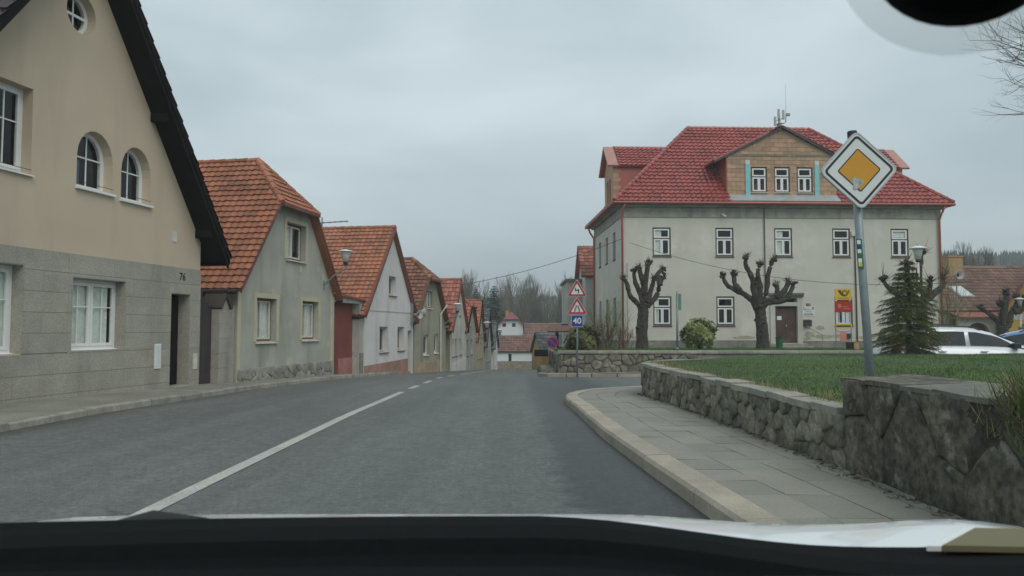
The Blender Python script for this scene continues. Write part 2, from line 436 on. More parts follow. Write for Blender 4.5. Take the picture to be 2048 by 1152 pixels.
def make_asphalt():
    m, t, b = newmat('asphalt')
    c = t.nodes.new('ShaderNodeTexCoord')
    sp = t.nodes.new('ShaderNodeSeparateXYZ')
    t.links.new(c.outputs['Object'], sp.inputs[0])
    base = ramp(t, noise(t, 0.35, 5, 0.6, (1.0, 0.35, 1.0)), [(0.3, (0.100, 0.107, 0.103)), (0.7, (0.142, 0.149, 0.142))])
    base = mulc(t, base, ramp(t, noise(t, 70, 3, 0.7), [(0.28, g3(0.5)), (0.5, g3(0.95)), (0.72, g3(1.5))]))
    base = mulc(t, base, ramp(t, noise(t, 17, 5, 0.8), [(0.28, g3(0.55)), (0.5, g3(0.98)), (0.72, g3(1.45))]))
    # tyre-polished tracks and long seams
    base = mulc(t, base, ramp(t, noise(t, 1.0, 4, 0.6, (1.5, 0.05, 1)), [(0.35, g3(0.86)), (0.65, g3(1.1))]))
    vo = t.nodes.new('ShaderNodeTexVoronoi'); vo.feature = 'DISTANCE_TO_EDGE'; vo.inputs['Scale'].default_value = 0.33
    dm = N(t, 'ShaderNodeVectorMath', operation='ADD')
    nv = t.nodes.new('ShaderNodeTexNoise'); nv.inputs['Scale'].default_value = 1.4; nv.inputs['Detail'].default_value = 6
    t.links.new(c.outputs['Object'], nv.inputs['Vector']); t.links.new(c.outputs['Object'], dm.inputs[0]); t.links.new(nv.outputs['Color'], dm.inputs[1])
    t.links.new(dm.outputs[0], vo.inputs['Vector'])
    crk = ramp(t, vo.outputs['Distance'], [(0.0, g3(1)), (0.006, g3(0))])
    ck = mulc(t, crk, ramp(t, noise(t, 0.5, 3), [(0.5, g3(0)), (0.62, g3(0.8))]))
    base = mulc(t, base, g3(0.5), ck, 'MULTIPLY')
    base = mulc(t, base, ramp(t, noise(t, 5, 6, 0.75), [(0.3, g3(0.76)), (0.7, g3(1.16))]))
    # newer dark patch along the right kerb and the side street mouth, with a ragged edge
    ad = N(t, 'ShaderNodeMath', operation='MULTIPLY_ADD'); ad.inputs[1].default_value = 1.5
    t.links.new(noise(t, 1.5, 10, 0.85, (0.7, 1.5, 1)), ad.inputs[0]); t.links.new(sp.outputs['X'], ad.inputs[2])
    k = ramp(t, ad.outputs[0], [(0.0, g3(0)), (1.0, g3(1))])
    mr = N(t, 'ShaderNodeMapRange'); mr.inputs['From Min'].default_value = 1.12; mr.inputs['From Max'].default_value = 1.30
    t.links.new(ad.outputs[0], mr.inputs['Value'])
    # stop the patch beyond the side street
    yr = N(t, 'ShaderNodeMapRange'); yr.inputs['From Min'].default_value = 30; yr.inputs['From Max'].default_value = 24
    t.links.new(sp.outputs['Y'], yr.inputs['Value'])
    xr = N(t, 'ShaderNodeMapRange'); xr.inputs['From Min'].default_value = 3.2; xr.inputs['From Max'].default_value = 2.6
    ax = N(t, 'ShaderNodeMath', operation='MULTIPLY_ADD'); ax.inputs[1].default_value = 1.2
    t.links.new(noise(t, 0.8, 5), ax.inputs[0]); t.links.new(sp.outputs['X'], ax.inputs[2])
    t.links.new(ax.outputs[0], xr.inputs['Value'])
    m1 = N(t, 'ShaderNodeMath', operation='MULTIPLY'); m2 = N(t, 'ShaderNodeMath', operation='MULTIPLY')
    t.links.new(mr.outputs[0], m1.inputs[0]); t.links.new(yr.outputs[0], m1.inputs[1])
    t.links.new(m1.outputs[0], m2.inputs[0]); t.links.new(xr.outputs[0], m2.inputs[1])
    base = mulc(t, base, (0.42, 0.44, 0.45), m2.outputs[0], 'MULTIPLY')
    # dirt along the left gutter
    a3 = N(t, 'ShaderNodeMath', operation='MULTIPLY_ADD'); a3.inputs[1].default_value = 1.0
    t.links.new(noise(t, 2.0, 6, 0.7, (1.2, 0.4, 1)), a3.inputs[0]); t.links.new(sp.outputs['X'], a3.inputs[2])
    gl = N(t, 'ShaderNodeMapRange'); gl.inputs['From Min'].default_value = -5.3; gl.inputs['From Max'].default_value = -5.75
    t.links.new(a3.outputs[0], gl.inputs['Value'])
    base = mulc(t, base, (0.62, 0.6, 0.55), gl.outputs[0], 'MULTIPLY')
    t.links.new(base, b.inputs['Base Color'])
    rr = N(t, 'ShaderNodeMapRange'); rr.inputs['To Min'].default_value = 0.72; rr.inputs['To Max'].default_value = 0.58
    t.links.new(m2.outputs[0], rr.inputs['Value'])
    t.links.new(rr.outputs[0], b.inputs['Roughness'])
    bp = N(t, 'ShaderNodeBump', Strength=0.45, Distance=0.01)
    t.links.new(noise(t, 110, 3, 0.7), bp.inputs['Height'])
    t.links.new(bp.outputs['Normal'], b.inputs['Normal'])
    return m
mt['asphalt'] = make_asphalt()

_txt = {}
def text_mesh(s, size, mat, ext=0.002, align='CENTER', bold=0.0):
    cu = bpy.data.curves.new('lettering', 'FONT')
    cu.body = s; cu.size = size; cu.offset = bold; cu.extrude = ext; cu.align_x = align; cu.align_y = 'CENTER'
    ob = bpy.data.objects.new('lettering', cu)
    col.objects.link(ob)
    dg = bpy.context.evaluated_depsgraph_get()
    me = bpy.data.meshes.new_from_object(ob.evaluated_get(dg))
    bpy.data.objects.remove(ob); bpy.data.curves.remove(cu)
    me.materials.clear(); me.materials.append(mat)
    return me
def text(s, size, mat, parent, loc, name='lettering', rot=(R(90), 0, 0), sx=1.0, bold=0.0):
    me = text_mesh(s, size, mat, bold=bold)
    o = link(name, me, parent)
    o.location = loc; o.rotation_euler = rot; o.scale = (sx, 1, 1)
    return o

# ------------------------------------------------------------------ terrain
ZR = [(-30, 0), (6, 0), (12, -.04), (15, -.1), (18, -.15), (25, -.33), (32, -.6), (42, -1.0), (50, -1.35), (60, -1.95), (80, -3.1), (100, -4.0), (140, -5.0), (170, -4.5), (230, 1), (330, 10), (500, 17), (700, 22), (1500, 30)]
ZS = [(-30, 0), (6, 0), (18, -.12), (27, -.2), (60, -.3), (100, -.4), (130, 0.5), (200, 10), (300, 24), (420, 34), (700, 38), (1500, 44)]
def G(x, y):
    k = smooth(3, 13, x) if y < 45 else smooth(5, 22, x - (y - 45) * .10)
    return lerp(table(ZR, y), table(ZS, y), k)

def grid(name, mat, xs, ys, zf, keep=None, parent=None, smoothf=True):
    v = []; idx = {}; f = []
    def vid(i, j):
        if (i, j) not in idx:
            idx[i, j] = len(v); v.append((xs[i], ys[j], zf(xs[i], ys[j])))
        return idx[i, j]
    for i in range(len(xs) - 1):
        for j in range(len(ys) - 1):
            if keep is None or keep((xs[i] + xs[i + 1]) / 2, (ys[j] + ys[j + 1]) / 2):
                f.append((vid(i, j), vid(i + 1, j), vid(i + 1, j + 1), vid(i, j + 1)))
    m = MB(); m.v = v; m.f = f
    return m.build(name, mat, parent, smoothf)
def span(a, b, st):
    n = max(1, int(round((b - a) / st)))
    return [a + (b - a) * i / n for i in range(n + 1)]

gx = span(-900, -60, 60) + span(-56, -14, 4)[0:] + span(-12, 44, 2) + span(48, 120, 6) + span(140, 900, 60)
gy = span(-60, -14, 6) + span(-12, 110, 2) + span(116, 320, 6) + span(340, 1400, 60)
tag(grid('ground', mt['field'], gx, gy, lambda x, y: G(x, y) - .07 + (2.5 * math.sin(x * .013 + 1) * smooth(150, 300, y) + 1.5 * math.sin(y * .021 + x * .008)) * smooth(120, 260, y)), kind='structure')

KERBL = [(-12, -6.45), (9.7, -6.43), (12.3, -6.4), (16, -6.25), (21, -5.9), (26.5, -5.45), (33, -4.62), (39, -3.72), (45, -2.98), (52, -2.5), (60, -2.1), (70, -1.7), (90, -1.2)]
KERBR = [(-12, 1.6), (0, 1.52), (3, 1.45), (4.7, 1.37), (6.84, 1.21), (9.16, 1.07), (12.3, 1.0), (13.8, .96), (14.5, 0.99), (15.2, 1.1), (15.9, 1.32), (16.55, 1.67), (17.1, 2.2), (17.68, 2.92)]
def kl(y): return table(KERBL, y)
def kr(y): return table(KERBR, y)
XR2 = [(27, 1.1), (32, 1.5), (48, 1.4), (62, .6), (70, .6), (90, 1.2)]
def roadkeep(x, y):
    if x < kl(y) - .6: return False
    if y < 27.3: return x < 3.4 or y > 15.5
    return x < table(XR2, y) + 1.2
tag(grid('road', mt['asphalt'], span(-7.5, 42, .75), span(-12, 96, .75), lambda x, y: G(x, y), roadkeep), kind='structure')

# painted centre line: long solid, dashes, long solid
LINE = [(3, -2.53), (5.5, -2.53), (17.3, -2.46), (20, -2.45), (26.7, -2.42), (32, -2.08), (42.4, -1.36), (50, -.95)]
def paint(y0, y1, wd=.125):
    m = MB(); ys = span(y0, y1, 1.0)
    P = []
    for y in ys:
        x = table(LINE, y); z = G(x, y) + .006
        P.append(((x - wd / 2, y, z), (x + wd / 2, y, z)))
    for (a, b), (c, d) in zip(P, P[1:]): m.quad(a, b, d, c)
    o = m.build('road_marking', mt['linepaint'])
    return tag(o, kind='structure')
paint(1.5, 17.3, .14)
for a, b in ((18.6, 20.1), (21.6, 23.2), (25.0, 26.6), (28.2, 29.7)): paint(a, b, .14)
paint(31.8, 46, .13)

# ------------------------------------------------------------------ left pavement
ys = span(-10, 78, 1.0)
m = MB()
for a, b in zip(ys, ys[1:]):
    def row(y): return [(kl(y) - 4.2, y, G(kl(y), y) + .13), (kl(y) - .1, y, G(kl(y), y) + .10)]
    A, B = row(a), row(b)
    m.quad(A[0], A[1], B[1], B[0])
pl = tag(m.build('pavement', mt['pavleft'], smooth=True), kind='structure')
y = 5.0
while y < 58:
    ln = rnd.uniform(.85, 1.1)
    y2 = y + ln - .012
    m = MB()
    A = [(kl(t) - .13, kl(t) + .0) for t in (y, y2)]
    dz = rnd.uniform(-.012, .008)
    pts = []
    for t, (x0, x1) in zip((y, y2), A):
        z = G(x1, t)
        x1 += rnd.uniform(-.012, .012)
        pts.append([(x0, t, z - .05), (x1 + .01, t, z - .05), (x1, t, z + .085 + dz), (x1 - .02, t, z + .105 + dz), (x0, t, z + .11 + dz)])
    k = 5
    m.add(pts[0] + pts[1], [tuple(range(k)), tuple(reversed(range(k, 2 * k)))] + [(i, k + i, k + (i + 1) % k, (i + 1) % k) for i in range(k)])
    m.build('kerb_stone', mt['kerbold'], pl)
    y += ln

# ------------------------------------------------------------------ right pavement, slabs, kerb
LAWNX = [(-12, 2.8), (6.3, 2.75), (8.8, 2.74), (12, 2.6), (14.9, 2.5), (15.9, 2.8), (16.9, 3.6), (18, 5.0), (19.8, 8), (20.8, 12)]
def wx(y): return table(LAWNX, y)
m = MB()
ys = span(-8, 17.6, .4)
for a, b in zip(ys, ys[1:]):
    def row(y): return [(kr(y) + .12, y, G(1.2, y) + .085), (max(wx(y), kr(y) + .3) + .15, y, G(1.2, y) + .085)]
    A, B = row(a), row(b)
    m.quad(A[0], A[1], B[1], B[0])
pr_ = tag(m.build('pavement', mt['gap'], smooth=False), kind='structure')
j = 0
y = .6
while y < 17.4:
    y2 = y + rnd.choice((.5, .5, .5, .34, .66))
    for k in range(9):
        wd = .345
        q = []
        for t in (y + .004, y2 - .004):
            x0 = kr(t) + .245 + k * wd
            q.append((x0 + .004, min(x0 + wd - .004, wx(t) + .03), t))
        if q[0][1] - q[0][0] < .04 and q[1][1] - q[1][0] < .04: continue
        q = [(a, max(a + .02, b), t) for a, b, t in q]
        dz = [rnd.uniform(-.004, .004) for _ in range(4)]
        c = [(q[0][0], q[0][2]), (q[0][1], q[0][2]), (q[1][1], q[1][2]), (q[1][0], q[1][2])]
        m = MB()
        m.slab([(x, t, G(1.2, t) + .118 + d) for (x, t), d in zip(c, dz)], .04)
        m.build('paving_slab', mt['slabs'], pr_)
    y = y2
# kerb stones follow the curve
path = []
for y in span(-3, 17.68, .08): path.append(Vector((kr(y), y)))
path += [Vector((2.92 + t * 5.1, 17.68 + t * 2.1)) for t in span(.03, 1, .05)]
cum = [0]
for a, b in zip(path, path[1:]): cum.append(cum[-1] + (b - a).length)
def on_path(s):
    i = 0
    lo, hi = 0, len(cum) - 2
    while lo < hi:
        mid = (lo + hi + 1) // 2
        if cum[mid] <= s: lo = mid
        else: hi = mid - 1
    i = lo
    t = (s - cum[i]) / max(1e-6, cum[i + 1] - cum[i])
    p = path[i].lerp(path[i + 1], t)
    d = (path[min(i + 4, len(path) - 1)] - path[max(i - 3, 0)]).normalized()
    return p, d
s0 = 2.2
while s0 < cum[-1] - 1.2:
    ln = rnd.choice((1.5, 1.2, .9, .7)) if s0 < 12 else rnd.uniform(.45, .7)
    dz = rnd.uniform(-.006, .006)
    rings = []
    for s_ in span(s0 + .006, s0 + ln - .006, .35):
        p, d = on_path(min(s_, cum[-1]))
        nn = Vector((d.y, -d.x))              # to the right of travel = towards the pavement
        z = G(p.x, p.y)
        q = []
        for off, h in ((0, -.04), (0.0, .095), (.022, .125), (.235, .13), (.24, -.04)):
            e = p + nn * off
            q.append((e.x, e.y, z + h + dz))
        rings.append(q)
    m = MB()
    k = 5
    v = [a for r_ in rings for a in r_]
    f = []
    for i in range(len(rings) - 1):
        for a in range(k):
            b = (a + 1) % k
            f.append((i * k + a, i * k + b, (i + 1) * k + b, (i + 1) * k + a))
    f.append(tuple(range(k))); f.append(tuple((len(rings) - 1) * k + i for i in reversed(range(k))))
    m.add(v, f)
    m.build('kerb_stone', mt['kerb'], pr_)
    s0 += ln

# ------------------------------------------------------------------ lawns
def lawn_z(x, y):
    z = .585 + .10 * smooth(3.0, 6.5, x) * smooth(5, 10, y) * smooth(22, 16, y)
    z += .24 * smooth(10, 5, y) * smooth(2.9, 3.7, x)
    z += .02 * math.sin(x * 1.3 + y * .7) + .012 * math.sin(x * 2.9 - y * 2.1)
    return z
LAWN = [(2.9, -6), (2.9, 6.4), (2.86, 6.4), (2.86, 8.8), (2.72, 12), (2.62, 14.85), (2.95, 15.9), (3.75, 16.8), (5.15, 17.85), (8, 19.65), (12, 20.65), (30, 21.5), (30, -6)]
lawn = tag(grid('lawn', mt['lawn'], span(2.6, 30, .28), span(-6, 21.6, .28), lawn_z, lambda x, y: inpoly((x, y), LAWN)), kind='structure')
def yard_z(x, y): return lerp(.44, .20, smooth(28, 42, y)) + .015 * math.sin(x * 1.7 + y)
YARD = [(1.9, 27.75), (24.5, 27.75), (27, 45), (27, 60), (5.0, 60), (3.2, 46), (2.0, 38)]
yard = tag(grid('yard_lawn', mt['lawn'], span(1.5, 27, .5), span(27.5, 60, .5), yard_z, lambda x, y: inpoly((x, y), YARD)), kind='structure')
# side skirt of the yard down to the road
m = MB()
P = YARD
for i in range(len(P)):
    a, b = P[i], P[(i + 1) % len(P)]
    m.quad((a[0], a[1], yard_z(*a)), (b[0], b[1], yard_z(*b)), (b[0], b[1], -3.2), (a[0], a[1], -3.2))
tag(m.build('yard_bank', mt['soil']), kind='structure')
m = MB()
P = [p for p in LAWN if p[1] > 14 or p[0] > 20]
for a, b in zip(P, P[1:]):
    m.quad((a[0], a[1], lawn_z(*a) - .02), (b[0], b[1], lawn_z(*b) - .02), (b[0], b[1], -.5), (a[0], a[1], -.5))
tag(m.build('lawn_bank', mt['soil']), kind='structure')

def blades(name, mat, pts, zf, hmin, hmax, wd, lean=.5, label=None):
    m = MB()
    V = m.v; F = m.f
    for x, y in pts:
        h = rnd.uniform(hmin, hmax); a = rnd.uniform(0, 6.283); l = rnd.uniform(.1, lean) * h
        z = zf(x, y) - .01
        ca, sa = math.cos(a), math.sin(a)
        n = len(V)
        V += [(x - sa * wd, y + ca * wd, z), (x + sa * wd, y - ca * wd, z), (x + ca * l, y + sa * l, z + h)]
        F.append((n, n + 1, n + 2))
    return tag(m.build(name, mat), label, 'grass', kind='stuff')
pts = []
while len(pts) < 150000:
    u = rnd.random() ** 1.8
    y = 3.4 + u * 18.0; x = rnd.uniform(2.7, min(30, max(6, y * .72 + 1.0)))
    if inpoly((x, y), LAWN): pts.append((x, y))
blades('grass', mt['grass'], pts, lawn_z, .010, .042, .006, 1.2, 'short green lawn grass behind the low stone wall')
pts = []
while len(pts) < 2600:
    y = rnd.uniform(3.6, 15); e = rnd.random() ** 2 * .35
    x = (2.95 if y < 6.4 else wx(y)) + .16 + e
    if y < 6.4: x += .35
    pts.append((x, y))
blades('dry_grass', mt['drygrass'], pts, lawn_z, .03, .11, .004, 1.0, 'pale dry grass fringe behind the stone coping')
pts = []
while len(pts) < 60000:
    y = rnd.uniform(27.8, 43); x = rnd.uniform(2, 22)
    if inpoly((x, y), YARD): pts.append((x, y))
blades('grass', mt['grass'], pts, yard_z, .03, .09, .008, .7, 'short lawn grass in front of the pale two-storey hall')

# ------------------------------------------------------------------ stone walls
def stone_mesh(corners, n3, depth, mat, nu=4, nv=4, bul=.03, r=rnd):
    c = [Vector(p) for p in corners]
    n3 = Vector(n3)
    v = []; f = []
    for j in range(nv + 1):
        for i in range(nu + 1):
            u, w_ = i / nu, j / nv
            p = c[0].lerp(c[1], u).lerp(c[3].lerp(c[2], u), w_)
            e = (1 - abs(2 * u - 1) ** 3) * (1 - abs(2 * w_ - 1) ** 3)
            p += n3 * (bul * e * r.uniform(.3, 1.5) + r.uniform(-.006, .006))
            v.append(p)
    for j in range(nv):
        for i in range(nu):
            a = j * (nu + 1) + i
            f.append((a, a + 1, a + nu + 2, a + nu + 1))
    b = [i for i in range(nu + 1)] + [(j + 1) * (nu + 1) + nu for j in range(nv)] + [nv * (nu + 1) + i for i in reversed(range(nu))] + [j * (nu + 1) for j in reversed(range(1, nv))]
    k = len(v)
    v += [v[i] - n3 * depth for i in b]
    for i in range(len(b)):
        j = (i + 1) % len(b)
        f.append((b[j], b[i], k + i, k + j))
    return MB().add(v, f)

def stone_face(parent, line, rows, wmin, wmax, mat, depth=.12, bul=.035, zb=None, zt=None, nu=4, nv=3, jit=.3, seed=1, gap=.010):
    """irregular stones along a polyline; the outer side is to the left of travel"""
    r = random.Random(seed)
    L = [Vector(p) for p in line]
    cm = [0]
    for a, b in zip(L, L[1:]): cm.append(cm[-1] + (b - a).length)
    def at(s):
        for i in range(len(L) - 1):
            if s <= cm[i + 1] or i == len(L) - 2:
                t = (s - cm[i]) / (cm[i + 1] - cm[i])
                d = (L[i + 1] - L[i]).normalized()
                return L[i].lerp(L[i + 1], t), Vector((-d.y, d.x, 0))
    tot = cm[-1]
    ph = [r.uniform(0, 6) for _ in range(rows + 1)]
    def tz(k, s):
        if k == 0: return 0.
        if k == rows: return 1.
        return k / rows + jit / rows * (math.sin(s * 2.3 + ph[k]) * .6 + math.sin(s * 5.1 + ph[k] * 2) * .4)
    for k in range(rows):
        s = r.uniform(-.2, 0)
        tilt = 0
        while s < tot:
            e = s + r.uniform(wmin, wmax) * (1.3 if r.random() < .2 else 1)
            tilt2 = r.uniform(-.25, .25) * wmin
            a0, a1 = max(0, s), min(tot, e)
            if a1 - a0 > .06:
                cs = []
                for (sv, tl, kk, sg, vg) in ((a0, tilt, k, 1, 1), (a1, tilt2, k, -1, 1), (a1, -tilt2, k + 1, -1, -1), (a0, -tilt, k + 1, 1, -1)):
                    ss = max(0, min(tot, sv + tl * .5)) + sg * gap
                    p, n = at(ss)
                    t = tz(kk, ss)
                    z = lerp(zb(p.x, p.y), zt(p.x, p.y), t) + vg * gap + r.uniform(-.012, .012) * (0 if kk in (0, rows) else 1)
                    q = p.to_3d(); q.z = z
                    cs.append(q + n * r.uniform(-.012, .012))
                p, n = at((a0 + a1) / 2)
                stone_mesh(cs, n, depth, mat, nu, nv, bul, r).build('stone', mat, parent, smooth=False)
            s = e; tilt = tilt2


from mathutils import noise as mnoise
def voro_face(parent, line, sp, mat, zb, zt, seed=1, rows=3, gap=.008, bul=.03, depth=.12, rough=.012, fine=False, asp=1.0):
    """rubble stones (clipped Voronoi cells) along a polyline; the outer side is to the left of travel"""
    r = random.Random(seed)
    L = [Vector(p) for p in line]
    cm = [0]
    for a, b in zip(L, L[1:]): cm.append(cm[-1] + (b - a).length)
    tot = cm[-1]
    def at(s):
        for i in range(len(L) - 1):
            if s <= cm[i + 1] or i == len(L) - 2:
                d = (L[i + 1] - L[i]).normalized()
                return L[i].lerp(L[i + 1], (s - cm[i]) / (cm[i + 1] - cm[i])), Vector((-d.y, d.x, 0))
    pm, _ = at(tot / 2)
    H = zt(pm.x, pm.y) - zb(pm.x, pm.y)
    pts = []
    nc = max(2, int(tot / sp))
    for j in range(rows):
        for i in range(nc):
            if r.random() < .16: continue
            if r.random() < .22: pts.append(((i + .5 + r.uniform(-.5, .5)) * tot / nc, (j + r.uniform(0, 1)) * H / rows))
            pts.append(((i + .5 + (.5 if j % 2 else 0) + r.uniform(-.42, .42)) * tot / nc, (j + .5 + r.uniform(-.38, .38)) * H / rows))
    for a in pts:
        poly = [(0, 0), (tot, 0), (tot, H), (0, H)]
        for b in pts:
            if b is a or abs(b[0] - a[0]) > 4 * sp: continue
            mx_, mz_ = (a[0] + b[0]) / 2, (a[1] + b[1]) / 2
            nx, nz_ = (b[0] - a[0]) * asp, b[1] - a[1]
            out = []
            for i in range(len(poly)):
                p, q = poly[i], poly[(i + 1) % len(poly)]
                dp = (p[0] - mx_) * nx + (p[1] - mz_) * nz_; dq = (q[0] - mx_) * nx + (q[1] - mz_) * nz_
                if dp <= 0: out.append(p)
                if (dp < 0) != (dq < 0) and abs(dp - dq) > 1e-9:
                    t = dp / (dp - dq); out.append((lerp(p[0], q[0], t), lerp(p[1], q[1], t)))
            poly = out
            if len(poly) < 3: break
        if len(poly) < 3: continue
        # subdivide long edges for an uneven outline
        pp = []
        for i in range(len(poly)):
            p, q = poly[i], poly[(i + 1) % len(poly)]
            ln = math.dist(p, q)
            if ln < .012: continue
            k = max(1, int(ln / (.07 if fine else .13)))
            for t in range(k): pp.append((lerp(p[0], q[0], t / k) + (r.uniform(-.35, .35) * gap if t else 0), lerp(p[1], q[1], t / k) + (r.uniform(-.35, .35) * gap if t else 0)))
        if len(pp) < 3: continue
        cx = sum(p[0] for p in pp) / len(pp); cz_ = sum(p[1] for p in pp) / len(pp)
        size = max(.05, min(max(p[0] for p in pp) - min(p[0] for p in pp), max(p[1] for p in pp) - min(p[1] for p in pp)))
        sh_ = max(.5, 1 - 2 * gap / size)
        tx, tz_ = r.uniform(-.10, .10), r.uniform(-.10, .06); lift = r.uniform(-.9, .7) * bul
        V = []; F = []
        k = len(pp)
        levels = ((1.0, 0), (.90, .75), (.62, .95), (.3, 1.0)) if fine else ((1.0, 0), (.82, .85), (.42, 1.0))
        def m3(s, t, o_):
            s = max(0, min(tot, s))
            p, n = at(s)
            z = lerp(zb(p.x, p.y), zt(p.x, p.y), max(0, min(1, t / H)))
            q = p.to_3d(); q.z = z
            return q + n * o_
        for f_, h in levels:
            for p in pp:
                s, t = cx + (p[0] - cx) * sh_ * f_, cz_ + (p[1] - cz_) * sh_ * f_
                o_ = lift + bul * h + (tx * (s - cx) + tz_ * (t - cz_)) + rough * (mnoise.noise(Vector((s * 9, t * 9, seed))) * 1.2 + mnoise.noise(Vector((s * 23, t * 23, seed + 5))))
                V.append(m3(s, t, o_))
        V.append(m3(cx, cz_, lift + bul))
        c0 = len(V) - 1
        for l in range(len(levels) - 1):
            for i in range(k): F.append((l * k + i, l * k + (i + 1) % k, (l + 1) * k + (i + 1) % k, (l + 1) * k + i))
        l = len(levels) - 1
        for i in range(k): F.append((l * k + i, l * k + (i + 1) % k, c0))
        b0 = len(V)
        for p in pp: V.append(m3(cx + (p[0] - cx) * sh_, cz_ + (p[1] - cz_) * sh_, -depth))
        for i in range(k): F.append((i, b0 + i, b0 + (i + 1) % k, (i + 1) % k))
        MB().add(V, F).build('stone', mat, parent, smooth=True)

wl = empty('stone_retaining_wall', (0, 0, 0), 0, 'long low rubble stone retaining wall with coping beside the slab pavement', 'stone wall')
line = [(2.74, 6.4), (2.72, 8.8), (2.6, 12), (2.5, 14.9)]
def pz(x, y): return G(1.2, y) + .07
m = MB()
for a, b in zip(line, line[1:]):
    m.quad((a[0] + .008, a[1], -.3), (b[0] + .008, b[1], -.3), (b[0] + .008, b[1], .56), (a[0] + .008, a[1], .56))
m.build('core', mt['walljoint'], wl)
voro_face(wl, line, .25, mt['stone'], pz, lambda x, y: .56, 5, 3, .005, .020, .1, .012, False, .8)
corner = [(2.5, 14.9), (2.85, 15.95), (3.7, 16.95), (5.2, 18.05)]
m = MB()
for a, b in zip(corner, corner[1:]):
    m.quad((a[0] + .02, a[1] - .015, -.5), (b[0] + .02, b[1] - .015, -.5), (b[0] + .02, b[1] - .015, .56), (a[0] + .02, a[1] - .015, .56))
m.build('core', mt['walljoint'], wl)
voro_face(wl, corner, .3, mt['stone'], pz, lambda x, y: .55, 8, 3, .008, .022, .1, .014)
# coping stones
cl = [Vector(p) for p in ([(2.71, 6.5), (2.70, 8.8), (2.57, 12), (2.47, 14.86), (2.82, 15.95), (3.7, 16.98), (5.2, 18.1), (8, 19.9)])]
for a, b in zip(cl, cl[1:]):
    n = max(1, int((b - a).length / .55))
    d = (b - a).normalized(); nn = Vector((d.y, -d.x))
    for i in range(n):
        p, q = a.lerp(b, (i + .02) / n), a.lerp(b, (i + .98) / n)
        h = rnd.uniform(.598, .618)
        t0, t1 = rnd.uniform(.22, .30), rnd.uniform(.22, .30)
        o_ = rnd.uniform(-.012, .012)
        MB().slab([(*(p - nn * o_), h + rnd.uniform(-.006, .006)), (*(q - nn * o_), h + rnd.uniform(-.006, .006)), (*(q + nn * t1), h + .005), (*(p + nn * t0), h + .005)][::-1], .065).build('coping_stone', mt['coping'], wl)

bk = empty('stone_block_wall', (0, 0, 0), 0, 'tall dark weathered wall of large stone blocks under the leaning sign pole', 'stone wall')
MB().box(2.772, 3.22, -5, 6.40, -.2, .85).build('core', mt['blockjoint'], bk)
voro_face(bk, [(2.77, 3.0), (2.755, 6.42)], .50, mt['stonedark'], lambda x, y: .08, lambda x, y: .86, 27, 2, .0035, .014, .1, .012, True, .75)
voro_face(bk, [(2.755, 6.42), (3.2, 6.44)], .3, mt['stonedark'], lambda x, y: .08, lambda x, y: .84, 24, 3, .006, .015, .08, .015)
y = 6.44
for ln in (.42, .55, .38, .62, .5, .45, .6, .5):
    m = MB()
    e = [rnd.uniform(-.02, .016) for _ in range(4)]
    zz_ = [rnd.uniform(-.008, .008) for _ in range(6)]
    v = [(2.752 + e[0], y, .872 + zz_[0]), (2.752 + e[1], y - ln * .5, .872 + zz_[1]), (2.752 + e[2], y - ln + .003, .872 + zz_[2]), (3.34, y - ln + .003, .895), (3.34, y, .895)]
    m.slab(v, .035)
    m.build('cap_stone', mt['stonedark'] if rnd.random() < .4 else mt['concretedark'], bk)
    y -= ln
pts = []
while len(pts) < 5200:
    y = 3.7 + abs(rnd.gauss(0, .30)); x = 2.74 + abs(rnd.gauss(0, .22)) - .03
    if y < 4.65: pts.append((x, y))
def tuft_z(x, y): return .90 - .30 * smooth(2.86, 2.70, x) * rnd.random()
blades('grass_tuft', mt['drygrass'], pts[:3000], tuft_z, .06, .2, .003, 1.6, 'dry grass tuft hanging over the dark block wall')
blades('grass_tuft', mt['grass'], pts[3000:], tuft_z, .06, .24, .004, 1.2, 'green grass tuft growing on the dark block wall')
# leaves, twigs and litter along the wall foot
m = MB()
for i in range(650):
    y = rnd.uniform(4.5, 15); x = wx(y) - .04 - abs(rnd.gauss(0, .06)); a = rnd.uniform(0, 6.28); l = rnd.uniform(.008, .04); z = G(1.2, y) + .124
    wv = rnd.uniform(.002, .008)
    ca, sa = math.cos(a), math.sin(a)
    m.add([(x - ca * l - sa * wv, y - sa * l + ca * wv, z), (x - ca * l + sa * wv, y - sa * l - ca * wv, z), (x + ca * l + sa * wv, y + sa * l - ca * wv, z + rnd.uniform(0, .02)), (x + ca * l - sa * wv, y + sa * l + ca * wv, z + .006)], [(0, 1, 2, 3)])
tag(m.build('leaf_litter', mt['litter']), 'dry leaves and twigs along the foot of the stone wall', 'leaf litter', kind='stuff')

w2 = empty('stone_retaining_wall', (1.7, 27.5, -.35), 0, 'low stone wall with smooth coping across the side street, behind the warning signs', 'stone wall')
MB().box(.012, 22.8, .012, .35, -.3, .75).build('core', mt['walljoint'], w2)
r2 = lambda x, y: G(x + 1.7, 27.5) + .35 + .08
voro_face(w2, [(5.2, 0), (0, 0)], .30, mt['stone'], r2, lambda x, y: .748, 31, 3, .006, .03, .1, .03, False, .7)
MB().box(5.2, 22.8, 0, .06, .0, .74).build('rendered_face', mt['plinth'], w2)
voro_face(w2, [(0, 0), (0, 8)], .45, mt['stone'], lambda x, y: -.8, lambda x, y: .72, 33, 3, .012, .04, .1, .03)
for i in range(16):
    MB().bbox(-.08 + i * 1.43, -.08 + i * 1.43 + 1.42, -.07, .33, .75, .85, .02).build('coping_stone', mt['coping'], w2)
